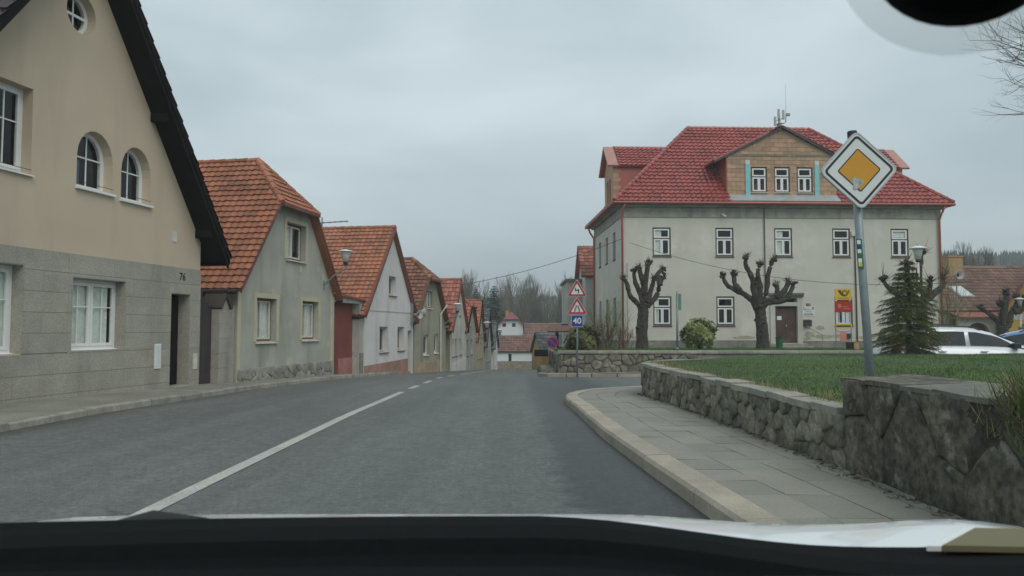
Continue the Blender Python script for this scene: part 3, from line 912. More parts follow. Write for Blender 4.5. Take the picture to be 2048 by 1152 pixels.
# small pavement with kerb in front of it
m = MB()
isl = [(.95, 28.4), (1.0, 27.7), (1.25, 27.25), (1.9, 27.05), (9, 26.85)]
for a, b in zip(isl, isl[1:]):
    m.quad((a[0], a[1], G(*a) + .11), (b[0], b[1], G(*b) + .11), (b[0] + .2, 28.6, G(*b) + .12), (a[0] + .8, 28.6, G(*a) + .12))
ip = tag(m.build('pavement', mt['kerbold'], smooth=False), kind='structure')
for a, b in zip(isl, isl[1:]):
    n = max(1, int(math.dist(a, b) / .8))
    for i in range(n):
        p = [lerp(a[k], b[k], (i + .02) / n) for k in (0, 1)]; q = [lerp(a[k], b[k], (i + .98) / n) for k in (0, 1)]
        d = Vector((q[0] - p[0], q[1] - p[1])).normalized(); nn = Vector((-d.y, d.x)) * .16
        z = G(*p) + .125
        MB().slab([(p[0], p[1], z), (q[0], q[1], z), (q[0] + nn.x, q[1] + nn.y, z + .01), (p[0] + nn.x, p[1] + nn.y, z + .01)], .2).build('kerb_stone', mt['kerb'], ip)
# boulders at the wall's street end
for i in range(12):
    y = 28 + i * .9 + rnd.uniform(-.3, .3); x = 1.35 + .03 * i + rnd.uniform(-.2, .15); s_ = rnd.uniform(.18, .38)
    m = MB()
    n = 7
    prof = [(.3, -.6), (.85, -.4), (1, .05), (.75, .5), (.25, .75)]
    for a, z in prof:
        for k in range(n):
            t = 6.283 * k / n
            q = a * rnd.uniform(.8, 1.2)
            m.v.append((q * math.cos(t) * s_, q * math.sin(t) * s_, z * s_))
    for i2 in range(4):
        for k in range(n):
            k2 = (k + 1) % n
            m.f.append((i2 * n + k, i2 * n + k2, (i2 + 1) * n + k2, (i2 + 1) * n + k))
    m.f.append(tuple(4 * n + k for k in range(n)))
    o = m.build('boulder', mt['stone'])
    o.location = (x, y, G(x, y) + .1)
    tag(o, 'grey boulder lying at the street end of the low stone wall', 'boulder', 'boulders along the bank')

# ------------------------------------------------------------------ roofs, windows, houses
_tile_cache = {}
def tile_mesh(mat, tw, te, hh=.028, lift=.042):
    if mat.name.startswith('glazed'): hh, lift = .06, .07
    key = (mat.name, tw, te)
    if key in _tile_cache: return _tile_cache[key]
    aa = [-.5, -.3, -.1, .1, .3, .5]
    hs = [.2, .85, 1, .55, .1, .2]
    L = te * 1.08
    v = []
    for b, lf in ((0, lift), (L, 0)):
        for a, h in zip(aa, hs): v.append((a * tw * 1.0, b, lf + h * hh))
    for a, h in zip(aa, hs): v.append((a * tw, 0.004, lf + h * hh - .042))
    k = len(aa)
    f = []
    for i in range(k - 1):
        f.append((i, i + 1, k + i + 1, k + i))
        f.append((2 * k + i, 2 * k + i + 1, i + 1, i))
    me = MB().add(v, f).mesh('tile', mat)
    _tile_cache[key] = (me, v, f)
    return _tile_cache[key]

class Roof:
    """collects tiles of all slopes of one roof; the nearest visible ones become objects, the rest one part"""
    def __init__(s, thing, roofobj, mat, tw, te):
        s.o = roofobj; s.mat = mat; s.tw = tw; s.te = te; s.c = []
        loc = thing.location; rz = thing.rotation_euler[2]
        s.W = Matrix.Translation(loc) @ Matrix.Rotation(rz, 4, 'Z')
    def slope(s, pts, skip=None, off=.0):
        p = [Vector(q) for q in pts]
        ex = (p[1] - p[0]).normalized(); O = p[0]
        far = max(p, key=lambda q: (q - p[0] - ex * (q - p[0]).dot(ex)).length)
        n = ex.cross(far - p[0]).normalized()
        if n.z < 0: ex = -ex; O = p[1]; n = -n
        ey = n.cross(ex)
        poly = [((q - O).dot(ex), (q - O).dot(ey)) for q in p]
        a0, a1 = min(q[0] for q in poly), max(q[0] for q in poly)
        b1 = max(q[1] for q in poly)
        nr = max(1, int(round(b1 / s.te))); te = b1 / nr
        cw = (s.W.to_3x3() @ n)
        for j in range(nr):
            b = j * te
            a = a0 + s.tw / 2
            while a < a1:
                c3 = O + ex * a + ey * (b + te * .5)
                if inpoly((a, b + te * .5), poly) and not (skip and skip(c3)):
                    o_ = O + ex * (a + rnd.uniform(-.004, .004)) + ey * (b + off - .02 + rnd.uniform(-.008, .008)) + n * (.012 + rnd.uniform(0, .006))
                    t = rnd.uniform(-.014, .014)
                    mw = Matrix((ex * math.cos(t) + ey * math.sin(t), ey * math.cos(t) - ex * math.sin(t), n)).transposed().to_4x4()
                    mw.translation = o_
                    wp = s.W @ c3
                    vd = Vector((0, 0, CAMZ)) - wp
                    face = cw.dot(vd.normalized())
                    infr = abs(wp.x / max(.1, wp.y)) < .70
                    s.c.append(((0 if face > 0.03 and infr else 1, -face / vd.length_squared), mw))
                a += s.tw
    def finish(s, nmax=300):
        me, v, f = tile_mesh(s.mat, s.tw, s.te)
        s.c.sort(key=lambda q: q[0])
        n = min(nmax, sum(1 for q in s.c if q[0][0] == 0))
        for k, mw in s.c[:n]: link('tile', me, s.o, mw)
        if len(s.c) > n:
            m = MB()
            vv = [Vector(q) for q in v]
            for k, mw in s.c[n:]: m.add([mw @ q for q in vv], f)
            tag(m.build('tile_field', s.mat, s.o), kind='stuff')

def ridge(parent, a, b, mat, rad=.1, step=.36, name='ridge_tile'):
    a, b = Vector(a), Vector(b)
    n = max(1, int((b - a).length / step))
    d = (b - a) / n
    for i in range(n):
        p = a + d * i
        MB().tube([p - d * .06, p + d * 1.0], [rad * 1.12, rad * .92], 8).build(name, mat, parent, smooth=False)

def bars(m, x0, x1, z0, z1, w_, y0, y1):
    m.box(x0, x1, y0, y1, z0, z0 + w_); m.box(x0, x1, y0, y1, z1 - w_, z1)
    m.box(x0, x0 + w_, y0, y1, z0 + w_, z1 - w_); m.box(x1 - w_, x1, y0, y1, z0 + w_, z1 - w_)
    return m

def curtain(parent, x0, x1, z0, z1, y, mat):
    m = MB(); n = 14; v = []
    for i in range(n + 1):
        x = lerp(x0, x1, i / n); yy = y + .018 * math.sin(i * 2.1)
        v += [(x, yy, z0), (x, yy, z1)]
    m.add(v, [(2 * i, 2 * i + 2, 2 * i + 3, 2 * i + 1) for i in range(n)])
    return m.build('curtain', mat, parent, smooth=True)

def window(parent, x0, x1, z0, z1, yd=.14, style='old2', frame='white', sash='white', sill='zinc', cur=None, sillout=.05, mun=None, fw=.05, sw=.045):
    if sillout and sill: z0 = z0 + .002
    wn = bars(MB(), x0, x1, z0, z1, fw, yd, yd + .07).build('window', mt[frame], parent)
    X0, X1, Z0, Z1 = x0 + fw, x1 - fw, z0 + fw, z1 - fw
    xm = (X0 + X1) / 2
    if style in ('old2', 'two'): S = [(X0, xm, Z0, Z1), (xm, X1, Z0, Z1)]
    elif style == 'tee':
        zt = lerp(Z0, Z1, .63)
        MB().box(X0, X1, yd - .01, yd + .06, zt - .03, zt + .03).build('transom', mt[frame], wn)
        S = [(X0, X1, zt + .03, Z1), (X0, xm, Z0, zt - .03), (xm, X1, Z0, zt - .03)]
    else: S = [(X0, X1, Z0, Z1)]
    for i, (a, b, c, d) in enumerate(S):
        m = bars(MB(), a + .004, b - .004, c + .004, d - .004, sw, yd - .012, yd + .035)
        if mun:
            for fx in mun[0]: m.box(lerp(a, b, fx) - .011, lerp(a, b, fx) + .011, yd - .002, yd + .02, c + sw, d - sw)
            for fz in mun[1]: m.box(a + sw, b - sw, yd - .004, yd + .018, lerp(c, d, fz) - .011, lerp(c, d, fz) + .011)
        m.build('sash', mt[sash], wn)
        MB().box(a + sw * .9, b - sw * .9, yd + .008, yd + .014, c + sw * .9, d - sw * .9).build('pane', mt['glass'], wn)
    if cur:
        c0, c1 = cur[1] if len(cur) > 1 else (0, 1)
        cy_ = yd + .06
        curtain(wn, lerp(X0, X1, c0), lerp(X0, X1, c1), Z0 + (cur[2] if len(cur) > 2 else 0) * (Z1 - Z0), Z1, cy_, mt[cur[0]])
    # dark room behind
    MB().box(x0 - .15, x1 + .15, yd + .75, yd + .77, z0 - .15, z1 + .15).build('room_wall', mt['dark'], wn)
    if sill:
        MB().add([(x0 - .03, -sillout, z0 - .03), (x1 + .03, -sillout, z0 - .03), (x1 + .03, yd, z0 + .008), (x0 - .03, yd, z0 + .008), (x0 - .03, -sillout, z0 - .055), (x1 + .03, -sillout, z0 - .055), (x1 + .03, yd, z0 - .05), (x0 - .03, yd, z0 - .05)],
                 [(0, 1, 2, 3), (4, 7, 6, 5), (0, 4, 5, 1), (1, 5, 6, 2), (3, 2, 6, 7), (0, 3, 7, 4)]).build('sill', mt[sill], wn)
    return wn

def rect(x0, x1, z0, z1): return [(x0, z0), (x1, z0), (x1, z1), (x0, z1)]

def frame_of(P, ang, z0): return (P[0], P[1], z0), R(90 - ang)

def row_house(name, label, P, ang, wd, ze, apex, D, wall, roofm, zh=None, ov=.16, eo=.28, zb=None, wins=(), holes=(), tw=.2, te=.225, nobj=300, verge='verge', zlow=-.8, cat='house', gut='darkpipe', rt=.10, ridgeback=7):
    zg = G(P[0], P[1]) if zb is None else zb
    loc, rz = frame_of(P, ang, zg)
    e = empty(name, loc, rz, label, cat)
    Z = lambda z: z - zg
    s = (apex - ze) / (wd / 2)
    if zh: xl = (zh - ze) / s; xr = wd - xl
    outer = [(0, zlow), (wd, zlow), (wd, Z(ze))] + ([(xr, Z(zh)), (xl, Z(zh))] if zh else [(wd / 2, Z(apex))]) + [(0, Z(ze))]
    hs = [rect(a[0], a[1], Z(a[2]), Z(a[3])) for a in wins] + [rect(a[0], a[1], Z(a[2]), Z(a[3])) for a in holes]
    m = MB().facade(outer, hs, 0, .3)
    m.box(0, .3, .3, D, zlow, Z(ze)); m.box(wd - .3, wd, .3, D, zlow, Z(ze)); m.facade(outer, [], D, D + .3)
    wobj = m.build('wall', mt[wall], e)
    # roof planes
    cz = .03
    zf = lambda x: Z(ze) + s * min(x, wd - x) + cz
    zr = Z(apex) + cz
    L0, L1 = (-eo, -ov, zf(-eo)), (-eo, D + .3, zf(-eo))
    R0, R1 = (wd + eo, -ov, zf(-eo)), (wd + eo, D + .3, zf(-eo))
    rf = MB()
    if zh:
        hx = xl - .02; zhh = Z(zh) + cz
        yr = (apex - zh) / s * .95
        A, B = (hx, -ov, zhh), (wd - hx, -ov, zhh)
        T = (wd / 2, yr, zr); Bk = (wd / 2, D + .3, zr)
        left = [L0, L1, Bk, T, A]; right = [R0, R1, Bk, T, B]; hip = [(A[0] - .02, -ov - .06, A[2] - .07), (B[0] + .02, -ov - .06, B[2] - .07), T]
        rf.slab(left[::-1], rt) if False else None
        planes = [left, right, hip]
    else:
        T = (wd / 2, -ov, zr); Bk = (wd / 2, D + .3, zr)
        left = [L0, L1, Bk, T]; right = [R0, R1, Bk, T]
        planes = [left, right]
    for p in planes:
        q = [Vector(a) for a in p]
        n = (q[1] - q[0]).cross(q[2] - q[0])
        rf.slab(p if n.z > 0 else p[::-1], rt)
    ro = rf.build('roof', mt['darkwood'] if roofm == 'tilebrown' else mt[roofm], e)
    rr = Roof(e, ro, mt[roofm], tw, te)
    for p in planes: rr.slope(p)
    rr.finish(nobj)
    bk = Vector(T).lerp(Vector(Bk), min(1, ridgeback / max(.1, (Vector(Bk) - Vector(T)).length)))
    ridge(ro, (T[0], T[1], T[2] + .02), (bk.x, bk.y, bk.z + .02), mt[roofm], .09)
    if zh:
        ridge(ro, (hip[0][0], hip[0][1], hip[0][2] + .03), (T[0], T[1], T[2] + .03), mt[roofm], .095, .33)
        ridge(ro, (hip[1][0], hip[1][1], hip[1][2] + .03), (T[0], T[1], T[2] + .03), mt[roofm], .095, .33)
    # verge boards
    for side in (0, 1):
        a = Vector(L0 if side == 0 else R0); b = Vector(A if zh and side == 0 else (B if zh else T))
        dn = Vector((0, 0, -.10))
        m = MB()
        q = [a + Vector((0, -.03, .05)), b + Vector((0, -.03, .05)), b + Vector((0, -.03, 0)) + dn, a + Vector((0, -.03, 0)) + dn]
        m.slab(q, .045)
        m.build('verge_board', mt[verge], ro)
    if zh:
        MB().slab([(A[0], -ov - .085, A[2] - .02), (B[0], -ov - .085, B[2] - .02), (B[0], -ov - .085, B[2] - .13), (A[0], -ov - .085, A[2] - .13)], .05).build('verge_board', mt[verge], ro)
    gx = -eo - .05
    MB().tube([(gx, -ov + .02, L0[2] - .06), (gx, D, L0[2] - .06)], .06, 8).build('gutter', mt[gut], ro)
    MB().tube([(wd + eo + .05, -ov + .02, L0[2] - .06), (wd + eo + .05, D, L0[2] - .06)], .06, 8).build('gutter', mt[gut], ro)
    for a in wins:
        window(e, a[0], a[1], Z(a[2]), Z(a[3]), **(a[4] if len(a) > 4 else {}))
    return e, Z, wobj, ro

# ---- house 1: beige gable house with stone cladding
A1 = (-7.39, 18.2)
def along(P, ang, u): return (P[0] + u * math.sin(R(ang)), P[1] + u * math.cos(R(ang)))
P = along(A1, 10.2, -8.1)
zg = -.05
e1 = empty('house', (P[0], P[1], zg), R(90 - 10.2), 'beige gabled house with grey stone-clad ground floor and dark wooden eaves', 'house')
Z = lambda z: z - zg
W1, ZE1, AP1 = 8.1, 3.48, 9.02
XL = -.3; XC = (XL + W1) / 2
def arch(x0, x1, z0, zs, zt, n=10):
    p = [(x0, z0), (x1, z0)]
    cx, rx, rz_ = (x0 + x1) / 2, (x1 - x0) / 2, zt - zs
    for i in range(n + 1):
        t = math.pi * i / n
        p.append((cx + rx * math.cos(t), zs + rz_ * math.sin(t)))
    return p
def circ(cx, cz, r_, n=24): return [(cx + r_ * math.cos(6.28319 * i / n), cz + r_ * math.sin(6.28319 * i / n)) for i in range(n)]
sh = lambda l: [(x, Z(z)) for x, z in l]
op = {'w1': (1.4, 2.88, .85, 2.36), 'w2': (4.0, 5.47, .87, 2.23), 'door': (6.97, 7.70, -.02, 2.07), 'up': (1.5, 2.97, 3.93, 5.42)}
archs = [(4.04, 5.01, 3.92, 4.52, 5.07), (5.26, 6.19, 3.88, 4.48, 5.04)]
holes = [sh(rect(*op[k])) for k in op] + [sh(arch(*a)) for a in archs] + [sh(circ(4.05, 7.2, .38))]
outer = [(XL, -.7), (W1, -.7), (W1, Z(ZE1)), (XC, Z(AP1)), (XL, Z(ZE1))]
m = MB().facade(outer, holes, 0, .32)
m.box(XL, XL + .32, .32, 9, -.7, Z(ZE1)); m.box(W1 - .32, W1, .32, 9, -.7, Z(ZE1)); m.facade(outer, [], 9, 9.3)
wall1 = m.build('wall', mt['beige'], e1)
# cladding panels, cut round the openings
def cut(rc, hole):
    x0, x1, z0, z1 = rc; a, b, c, d = hole
    if b <= x0 or a >= x1 or d <= z0 or c >= z1: return [rc]
    out = []
    if z0 < c: out.append((x0, x1, z0, c))
    if d < z1: out.append((x0, x1, d, z1))
    lo, hi = max(z0, c), min(z1, d)
    if x0 < a: out.append((x0, a, lo, hi))
    if b < x1: out.append((b, x1, lo, hi))
    return out
rows = [(-.35, .10)] + [(.10 + .366 * i, .10 + .366 * (i + 1)) for i in range(7)]
for ri, (a, b) in enumerate(rows):
    x = XL - (.6 if ri % 2 else 0)
    while x < W1:
        x1_ = x + 1.2
        pcs = [(max(x, XL) + .0015, min(x1_, W1) - .0015, a + .003, b - .003)]
        for k in ('w1', 'w2', 'door'):
            pcs = [q for p_ in pcs for q in cut(p_, op[k])]
        for p_ in pcs:
            if p_[1] - p_[0] > .02 and p_[3] - p_[2] > .02:
                MB().box(p_[0], p_[1], -.025 - rnd.uniform(0, .0015), -.001, Z(p_[2]), Z(p_[3])).build('cladding_panel', mt['clad'], wall1)
        x = x1_
# clad reveals of ground-floor openings
for k in ('w1', 'w2', 'door'):
    a, b, c, d = op[k]
    m = MB()
    m.box(b - .014, b - .002, -.02, .28, Z(c), Z(d)); m.box(a + .002, a + .014, -.02, .28, Z(c), Z(d)); m.box(a + .016, b - .016, -.018, .28, Z(d) - .013, Z(d) - .002)
    m.build('clad_reveal', mt['clad'], wall1)
window(e1, 4.016, 5.454, Z(.88), Z(2.215), yd=.2, style='two', sill='white', sillout=.0, mun=((.5,), (.62,)), cur=('curtain', (0, .9), .0), fw=.055, sw=.06)
window(e1, 1.416, 2.864, Z(.86), Z(2.345), yd=.2, style='two', sill='white', sillout=.0, mun=((.5,), (.62,)), cur=('curtain', (.1, 1), .0), fw=.055, sw=.06)
wu = window(e1, 1.502, 2.968, Z(3.94), Z(5.418), yd=.2, style='two', sill='white', sillout=.06, mun=((.5,), (.6,)), cur=('curtainblue', (0, .35)), fw=.055, sw=.06)
MB().tube([(2.2, -.03, Z(4.0)), (2.95, -.03, Z(4.0))], .006, 5).build('flower_rail', mt['blackmetal'], wu)
def ringwin(loop, inner, y, parent, bars_):
    f = MB().facade(loop, [inner], y, y + .07).build('window', mt['white'], parent)
    xs_ = [p_[0] for p_ in inner]; zs_ = [p_[1] for p_ in inner]
    m = MB()
    m.facade(inner, [], y + .02, y + .026)
    m.build('pane', mt['glass'], f)
    m = MB()
    for b_ in bars_: m.box(b_[0], b_[1], y + .004, y + .019, b_[2], b_[3])
    m.build('glazing_bar', mt['white'], f)
    MB().box(min(xs_) - .2, max(xs_) + .2, y + .7, y + .72, min(zs_) - .2, max(zs_) + .2).build('room_wall', mt['dark'], f)
    return f
for (a, b, c, d, t) in archs:
    lo = sh(arch(a + .002, b - .002, c + .012, d, t - .004)); inn = sh(arch(a + .09, b - .09, c + .10, d, t - .09))
    zm = Z(lerp(c, t, .55))
    f = ringwin(lo, inn, .2, e1, [((a + b) / 2 - .013, (a + b) / 2 + .013, Z(c) + .1, Z(t) - .09), (a + .09, b - .09, zm - .013, zm + .013)])
    curtain(f, a + .1, a + .45, Z(c) + .1, Z(d), .34, mt['curtainblue'])
    MB().box(a - .03, b + .04, -.07, .2, Z(c) - .035, Z(c) + .01).build('sill', mt['white'], f)
    MB().tube([(a + .05, -.04, Z(c) + .1), (b - .02, -.04, Z(c) + .1)], .006, 5).build('flower_rail', mt['blackmetal'], f)
ringwin(sh(circ(4.05, 7.2, .377)), sh(circ(4.05, 7.2, .30)), .18, e1, [(3.75, 4.35, Z(7.2) - .025, Z(7.2) + .025), (4.037, 4.063, Z(7.2) + .03, Z(7.5)), (4.037, 4.063, Z(6.9), Z(7.2) - .03)])
hose = MB().tube([(-.2 + i * .25, -.07 + .02 * math.sin(i * 1.3), Z(.115 - .028 * (i * .25) + (.015 * math.sin(i * 2.1)))) for i in range(28)], .016, 6).build('black_hose', mt['rubber'], e1)
# entrance
dr = MB().box(6.985, 7.685, .27, .31, Z(-.02), Z(2.055)).build('door', mt['darkwood'], e1)
MB().box(7.04, 7.08, .22, .27, Z(.95), Z(1.1)).build('handle', mt['zinc'], dr)
MB().bbox(6.99, 7.68, -.12, .27, Z(-.2), Z(.0), .01).build('door_step', mt['step'], e1)
text('76', .24, mt['blackmetal'], e1, (7.36, -.034, Z(2.45)), 'house_number', bold=.002)
b_ = MB().bbox(6.42, 6.62, -.05, -.026, Z(.42), Z(.95), .004).build('meter_cabinet', mt['white'], e1)
MB().box(6.44, 6.60, -.055, -.0505, Z(.46), Z(.92)).build('cabinet_door', mt['signwhite'], b_)
MB().box(7.84, 8.0, -.04, -.026, Z(.34), Z(.7)).build('junction_cover', mt['whiteold'], e1)
MB().box(6.98, 7.15, -.012, -.001, Z(3.22), Z(3.45)).build('wall_plate', mt['whiteold'], e1)
# roof with thick dark verge
ov = .45; eo = .42
s1 = (AP1 - ZE1) / (W1 - XC)
zf = lambda x: Z(ZE1) + s1 * x + .04
rf = MB()
Lp = [(XL - eo, -ov, zf(-eo)), (XL - eo, 9.6, zf(-eo)), (XC, 9.6, Z(AP1) + .04), (XC, -ov, Z(AP1) + .04)]
Rp = [(2 * XC - x, y, z) for x, y, z in Lp]
rf.slab(Lp[::-1], .13); rf.slab(Rp, .13)
ro = rf.build('roof', mt['darkwood'], e1)
for p_ in (Lp, Rp):
    a, b = Vector(p_[0]), Vector(p_[3])
    for yy, hh, dd in ((-.045, .30, .05), (-.075, .16, .035)):
        MB().slab([a + Vector((0, yy, .06)), b + Vector((0, yy, .06)), b + Vector((0, yy, .06 - hh)), a + Vector((0, yy, .06 - hh))], dd).build('barge_board', mt['darkwood'], ro)
for x, z in ((6.22, 5.80), (7.95, 3.50), (1.58, 5.80)):
    MB().box(x - .09, x + .09, -ov + .05, .1, Z(z) - .10, Z(z) + .08).build('purlin_end', mt['darkwood'], ro)
rr = Roof(e1, ro, mt['tilebrown'], .3, .34)
rr.slope([(a[0], a[1] - .1, a[2] + .01) if a[1] < 0 else a for a in Lp]); rr.slope([(a[0], a[1] - .1, a[2] + .01) if a[1] < 0 else a for a in Rp])
rr.finish(60)
MB().tube([(XL - eo - .05, -ov, zf(-eo) - .1), (XL - eo - .05, 9, zf(-eo) - .1)], .07, 8).build('gutter', mt['darkwood'], ro)
MB().tube([(W1 + eo + .05, -ov, zf(-eo) - .1), (W1 + eo + .05, 9, zf(-eo) - .1)], .07, 8).build('gutter', mt['darkwood'], ro)

# ---- gate and clad pillar between house 1 and 2
P = along(A1, 10.2, .02)
g1 = empty('garden_gate', (P[0], P[1], -.13), R(90 - 10.2), 'dark brown solid gate beside the house with the grey cladding', 'gate')
for i in range(6): MB().box(.02 + i * .135, .02 + i * .135 + .131, .20, .235, .03, 2.35 - .11 * abs(i - 1.5)).build('board', mt['gatebrown'], g1)
g2 = empty('gate_pillar', (P[0], P[1], -.13), R(90 - 10.2), 'grey clad gate pillar with a little tiled saddle cap', 'pillar')
MB().box(.85, 1.32, .02, .5, -.4, 2.0).build('core', mt['mortar'], g2)
zz = -.3
for i in range(6):
    MB().box(.84, 1.33, 0, .52, zz + .003, zz + .363).build('cladding_panel', mt['clad'], g2); zz += .366
MB().prism([(.84, 1.9), (1.33, 1.9), (1.085, 2.28)], .0, .45).build('gable', mt['clad'], g2)
MB().box(1.335, 1.62, .04, .3, -.4, 1.98).build('side_pier', mt['clad'], g2)
MB().slab([(.80, -.07, 1.93), (.80, .5, 1.93), (1.085, .5, 2.36), (1.085, -.07, 2.36)][::-1], .07).build('cap_tile', mt['tilebrown'], g2)
MB().slab([(1.37, -.07, 1.93), (1.37, .5, 1.93), (1.085, .5, 2.36), (1.085, -.07, 2.36)], .07).build('cap_tile', mt['tilebrown'], g2)
ridge(g2, (1.085, -.07, 2.36), (1.085, .5, 2.36), mt['tilebrown'], .05, .35)

# ---- house 2: grey-green half-hipped house
oldw = dict(style='two', frame='rust', sash='whiteold', yd=.17, cur=('curtain', (0, 1), 0), sill='whiteold', fw=.06, sw=.05, sillout=.07)
P = along(A1, 10.2, 1.69)
e2, Z, wo, ro = row_house('house', 'grey-green half-hipped house with orange tiled roof and cream window surrounds', P, 10.2, 6.04, 2.62, 6.3, 9, 'greenwall', 'tile', zh=4.85,
    wins=[(.98, 2.12, .92, 2.12, oldw), (3.76, 4.94, .94, 2.13, oldw), (2.67, 3.94, 3.33, 4.43, dict(oldw, cur=('curtain', (.1, .55), 0)))], ov=.22, eo=.30)
for a in ((.98, 2.12, .92, 2.12), (3.76, 4.94, .94, 2.13), (2.67, 3.94, 3.33, 4.43)):
    m = MB()
    x0, x1, z0, z1 = a[0], a[1], Z(a[2]), Z(a[3])
    m.box(x0 - .14, x0 - .001, -.02, -.001, z0, z1 + .13); m.box(x1 + .001, x1 + .14, -.02, -.001, z0, z1 + .13); m.box(x0, x1, -.02, -.001, z1 + .001, z1 + .13)
    m.build('window_surround', mt['cream'], wo)
for a, b in ((0, .16), (5.86, 6.04)): MB().box(a, b, -.022, -.001, -.5, Z(2.45)).build('corner_strip', mt['cream'], wo)
voro_face(e2, [(6.04, -.035), (.0, -.035)], .24, mt['stoneplinth'], lambda x, y: -.35 - .03 * x, lambda x, y: Z(.23), 41, 3, .006, .008, .035, .006)
MB().box(3.55, 3.66, -.02, -.001, Z(2.98), Z(3.2)).build('vent', mt['cream'], wo)
# television aerial on the roof
ta = empty('television_aerial', (-6.7, 27.0, 4.0), R(15), 'thin metal television aerial above the grey-green house roof', 'aerial')
MB().tube([(0, 0, -.9), (0, 0, 1.2)], .028, 6).build('mast', mt['galv'], ta)
m = MB(); m.tube([(-.6, 0, .95), (.9, 0, 1.1)], .022, 5)
for i in range(8): x = -.55 + i * .2; m.tube([(x, -.22, .955 + i * .02), (x, .22, .955 + i * .02)], .013, 4)
m.build('dipole_boom', mt['galv'], ta)
m = MB(); m.tube([(-.35, 0, .55), (.4, .1, .62)], .010, 5); m.tube([(.4, -.2, .62), (.4, .3, .75)], .008, 4); m.build('lower_boom', mt['galv'], ta)

# ---- red gate in its wall between house 2 and 3
P = along(A1, 10.3, 7.76)
zg = -.36
gt = empty('gateway', (P[0], P[1], zg), R(90 - 10.3), 'tall oxide red double gate in a grey wall with red metal coping', 'gate')
m = MB().facade([(0, -.5), (2.72, -.5), (2.72, 2.72), (0, 2.86)], [rect(.1, 2.38, -.45, 2.55)], 0, .45)
m.build('wall', mt['greyrender'], gt)
for i in range(14): MB().box(.105 + i * .162, .105 + i * .162 + .159, .27, .30, .02, 2.54).build('board', mt['gatered'], gt)
MB().box(1.1, 2.36, .255, .269, .03, .6).build('kick_plate', M('pink_red_plate', (.34, .15, .14), .7), gt)
MB().slab([(-.1, -.12, 2.86), (2.75, -.12, 2.72), (2.75, .7, 2.86), (-.1, .7, 3.0)], .07).build('coping', mt['redmetal'], gt)
MB().box(2.39, 2.74, -.03, -.001, -.4, .75).build('stone_foot', mt['plinth'], gt)

# ---- house 3: white gable
hw = dict(style='two', frame='whiteold', sash='whiteold', yd=.2, cur=('curtain', (0, .42), 0), sill='rust', sillout=.06, fw=.04, sw=.035)
P = along(A1, 10.6, 10.5)
e3, Z, wo3, ro3 = row_house('house', 'white gabled house with red-tiled roof and reddish plinth next to the red gate', P, 10.6, 5.78, 2.12, 5.38, 9, 'whitewall', 'tile2', 
    wins=[(1.6, 2.55, .36, 1.36, hw), (3.72, 4.6, .38, 1.36, hw), (2.62, 3.5, 2.65, 3.42, dict(hw, cur=None))], holes=[(5.05, 5.62, -.75, 1.2)], ov=.14, eo=.34)
MB().prism([(0, -.6), (5.05, -.6), (5.05, Z(.0)), (0, Z(-.10))], -.03, -.001).build('plinth', mt['brickplinth'], wo3)
MB().box(5.06, 5.61, .2, .25, Z(-.75), Z(1.2)).build('door', mt['doorwood'], e3)
MB().box(0, 5.78, -.02, -.001, Z(1.96), Z(2.01)).build('string_course', mt['offwhite'], wo3)
def horn(parent, loc, d):
    ax = Vector((0, 0, 1)).rotation_difference(Vector(d)).to_matrix()
    MB().lathe([(.05, -.16), (.06, -.05), (.09, .02), (.19, .16), (.20, .17), (.18, .165), (.03, .0)], 16, loc, ax).build('horn', mt['fargrey'], parent, smooth=True)
    MB().lathe([(.07, -.02), (.085, .04), (.04, .10)], 12, loc, ax).build('driver', mt['blackmetal'], parent, smooth=True)
q = along(A1, 10.6, 15.95)
ls = empty('loudspeakers', (q[0] + .1, q[1], 1.95), R(90 - 10.6), 'grey horn loudspeaker pair on the corner of the white house', 'loudspeaker')
MB().box(-.06, .0, -.02, .3, -.5, .55).build('bracket', mt['galv'], ls)
horn(ls, (-.2, -.25, -.05), (-.35, -.9, 0)); horn(ls, (.2, -.3, .05), (.5, -.85, .05))
MB().tube([(-.05, 0, .5), (-.1, -.3, .6), (.25, -.35, .62)], .015, 5).build('arm', mt['galv'], ls)

# ---- house 4: khaki half-hip
kw = dict(style='one', frame='white', sash='white', yd=.1, sill='white', sillout=.05, fw=.05, sw=.03)
e4, Z, wo4, ro4 = row_house('house', 'khaki stained half-hipped house with old mossy brown tiles', (-4.37, 34.42), 9, 5.5, 1.82, 4.62, 9, 'khaki', 'tileold', zh=3.65,
    wins=[(1.55, 2.45, .06, 1.0, kw), (3.5, 4.3, .1, 1.03, kw), (2.2, 3.1, 2.28, 3.08, dict(kw, frame='brownframe', style='two'))], ov=.2, eo=.26, te=.25)
m = MB().prism([(0, -.6), (5.5, -.6), (5.5, Z(-.25)), (0, Z(-.3))], -.025, -.001).build('plinth', M('ochre_plinth', (.38, .30, .2), .9, .2), wo4)
MB().tube([(4.55, -.06, -.4), (4.55, -.06, Z(2.0)), (4.9, -.3, Z(2.5))], .045, 6).build('downpipe', mt['offwhite'], e4)
q = along((-4.37, 34.42), 9, 5.55)
gp = empty('passage_wall', (q[0], q[1], G(*q) + .05), R(90 - 8.5), 'grey rendered wall with a deep doorway between khaki and white houses', 'wall')
MB().facade([(0, -.5), (1.5, -.5), (1.5, 2.5), (0, 2.5)], [rect(.3, 1.2, -.45, 2.2)], 0, .7).build('wall', mt['khaki'], gp)
MB().box(.31, 1.19, .6, .64, -.4, 2.19).build('door', mt['darkwood'], gp)
MB().slab([(-.1, -.15, 2.5), (1.55, -.15, 2.5), (1.55, .8, 2.62), (-.1, .8, 2.62)], .06).build('coping', mt['redmetal'], gp)

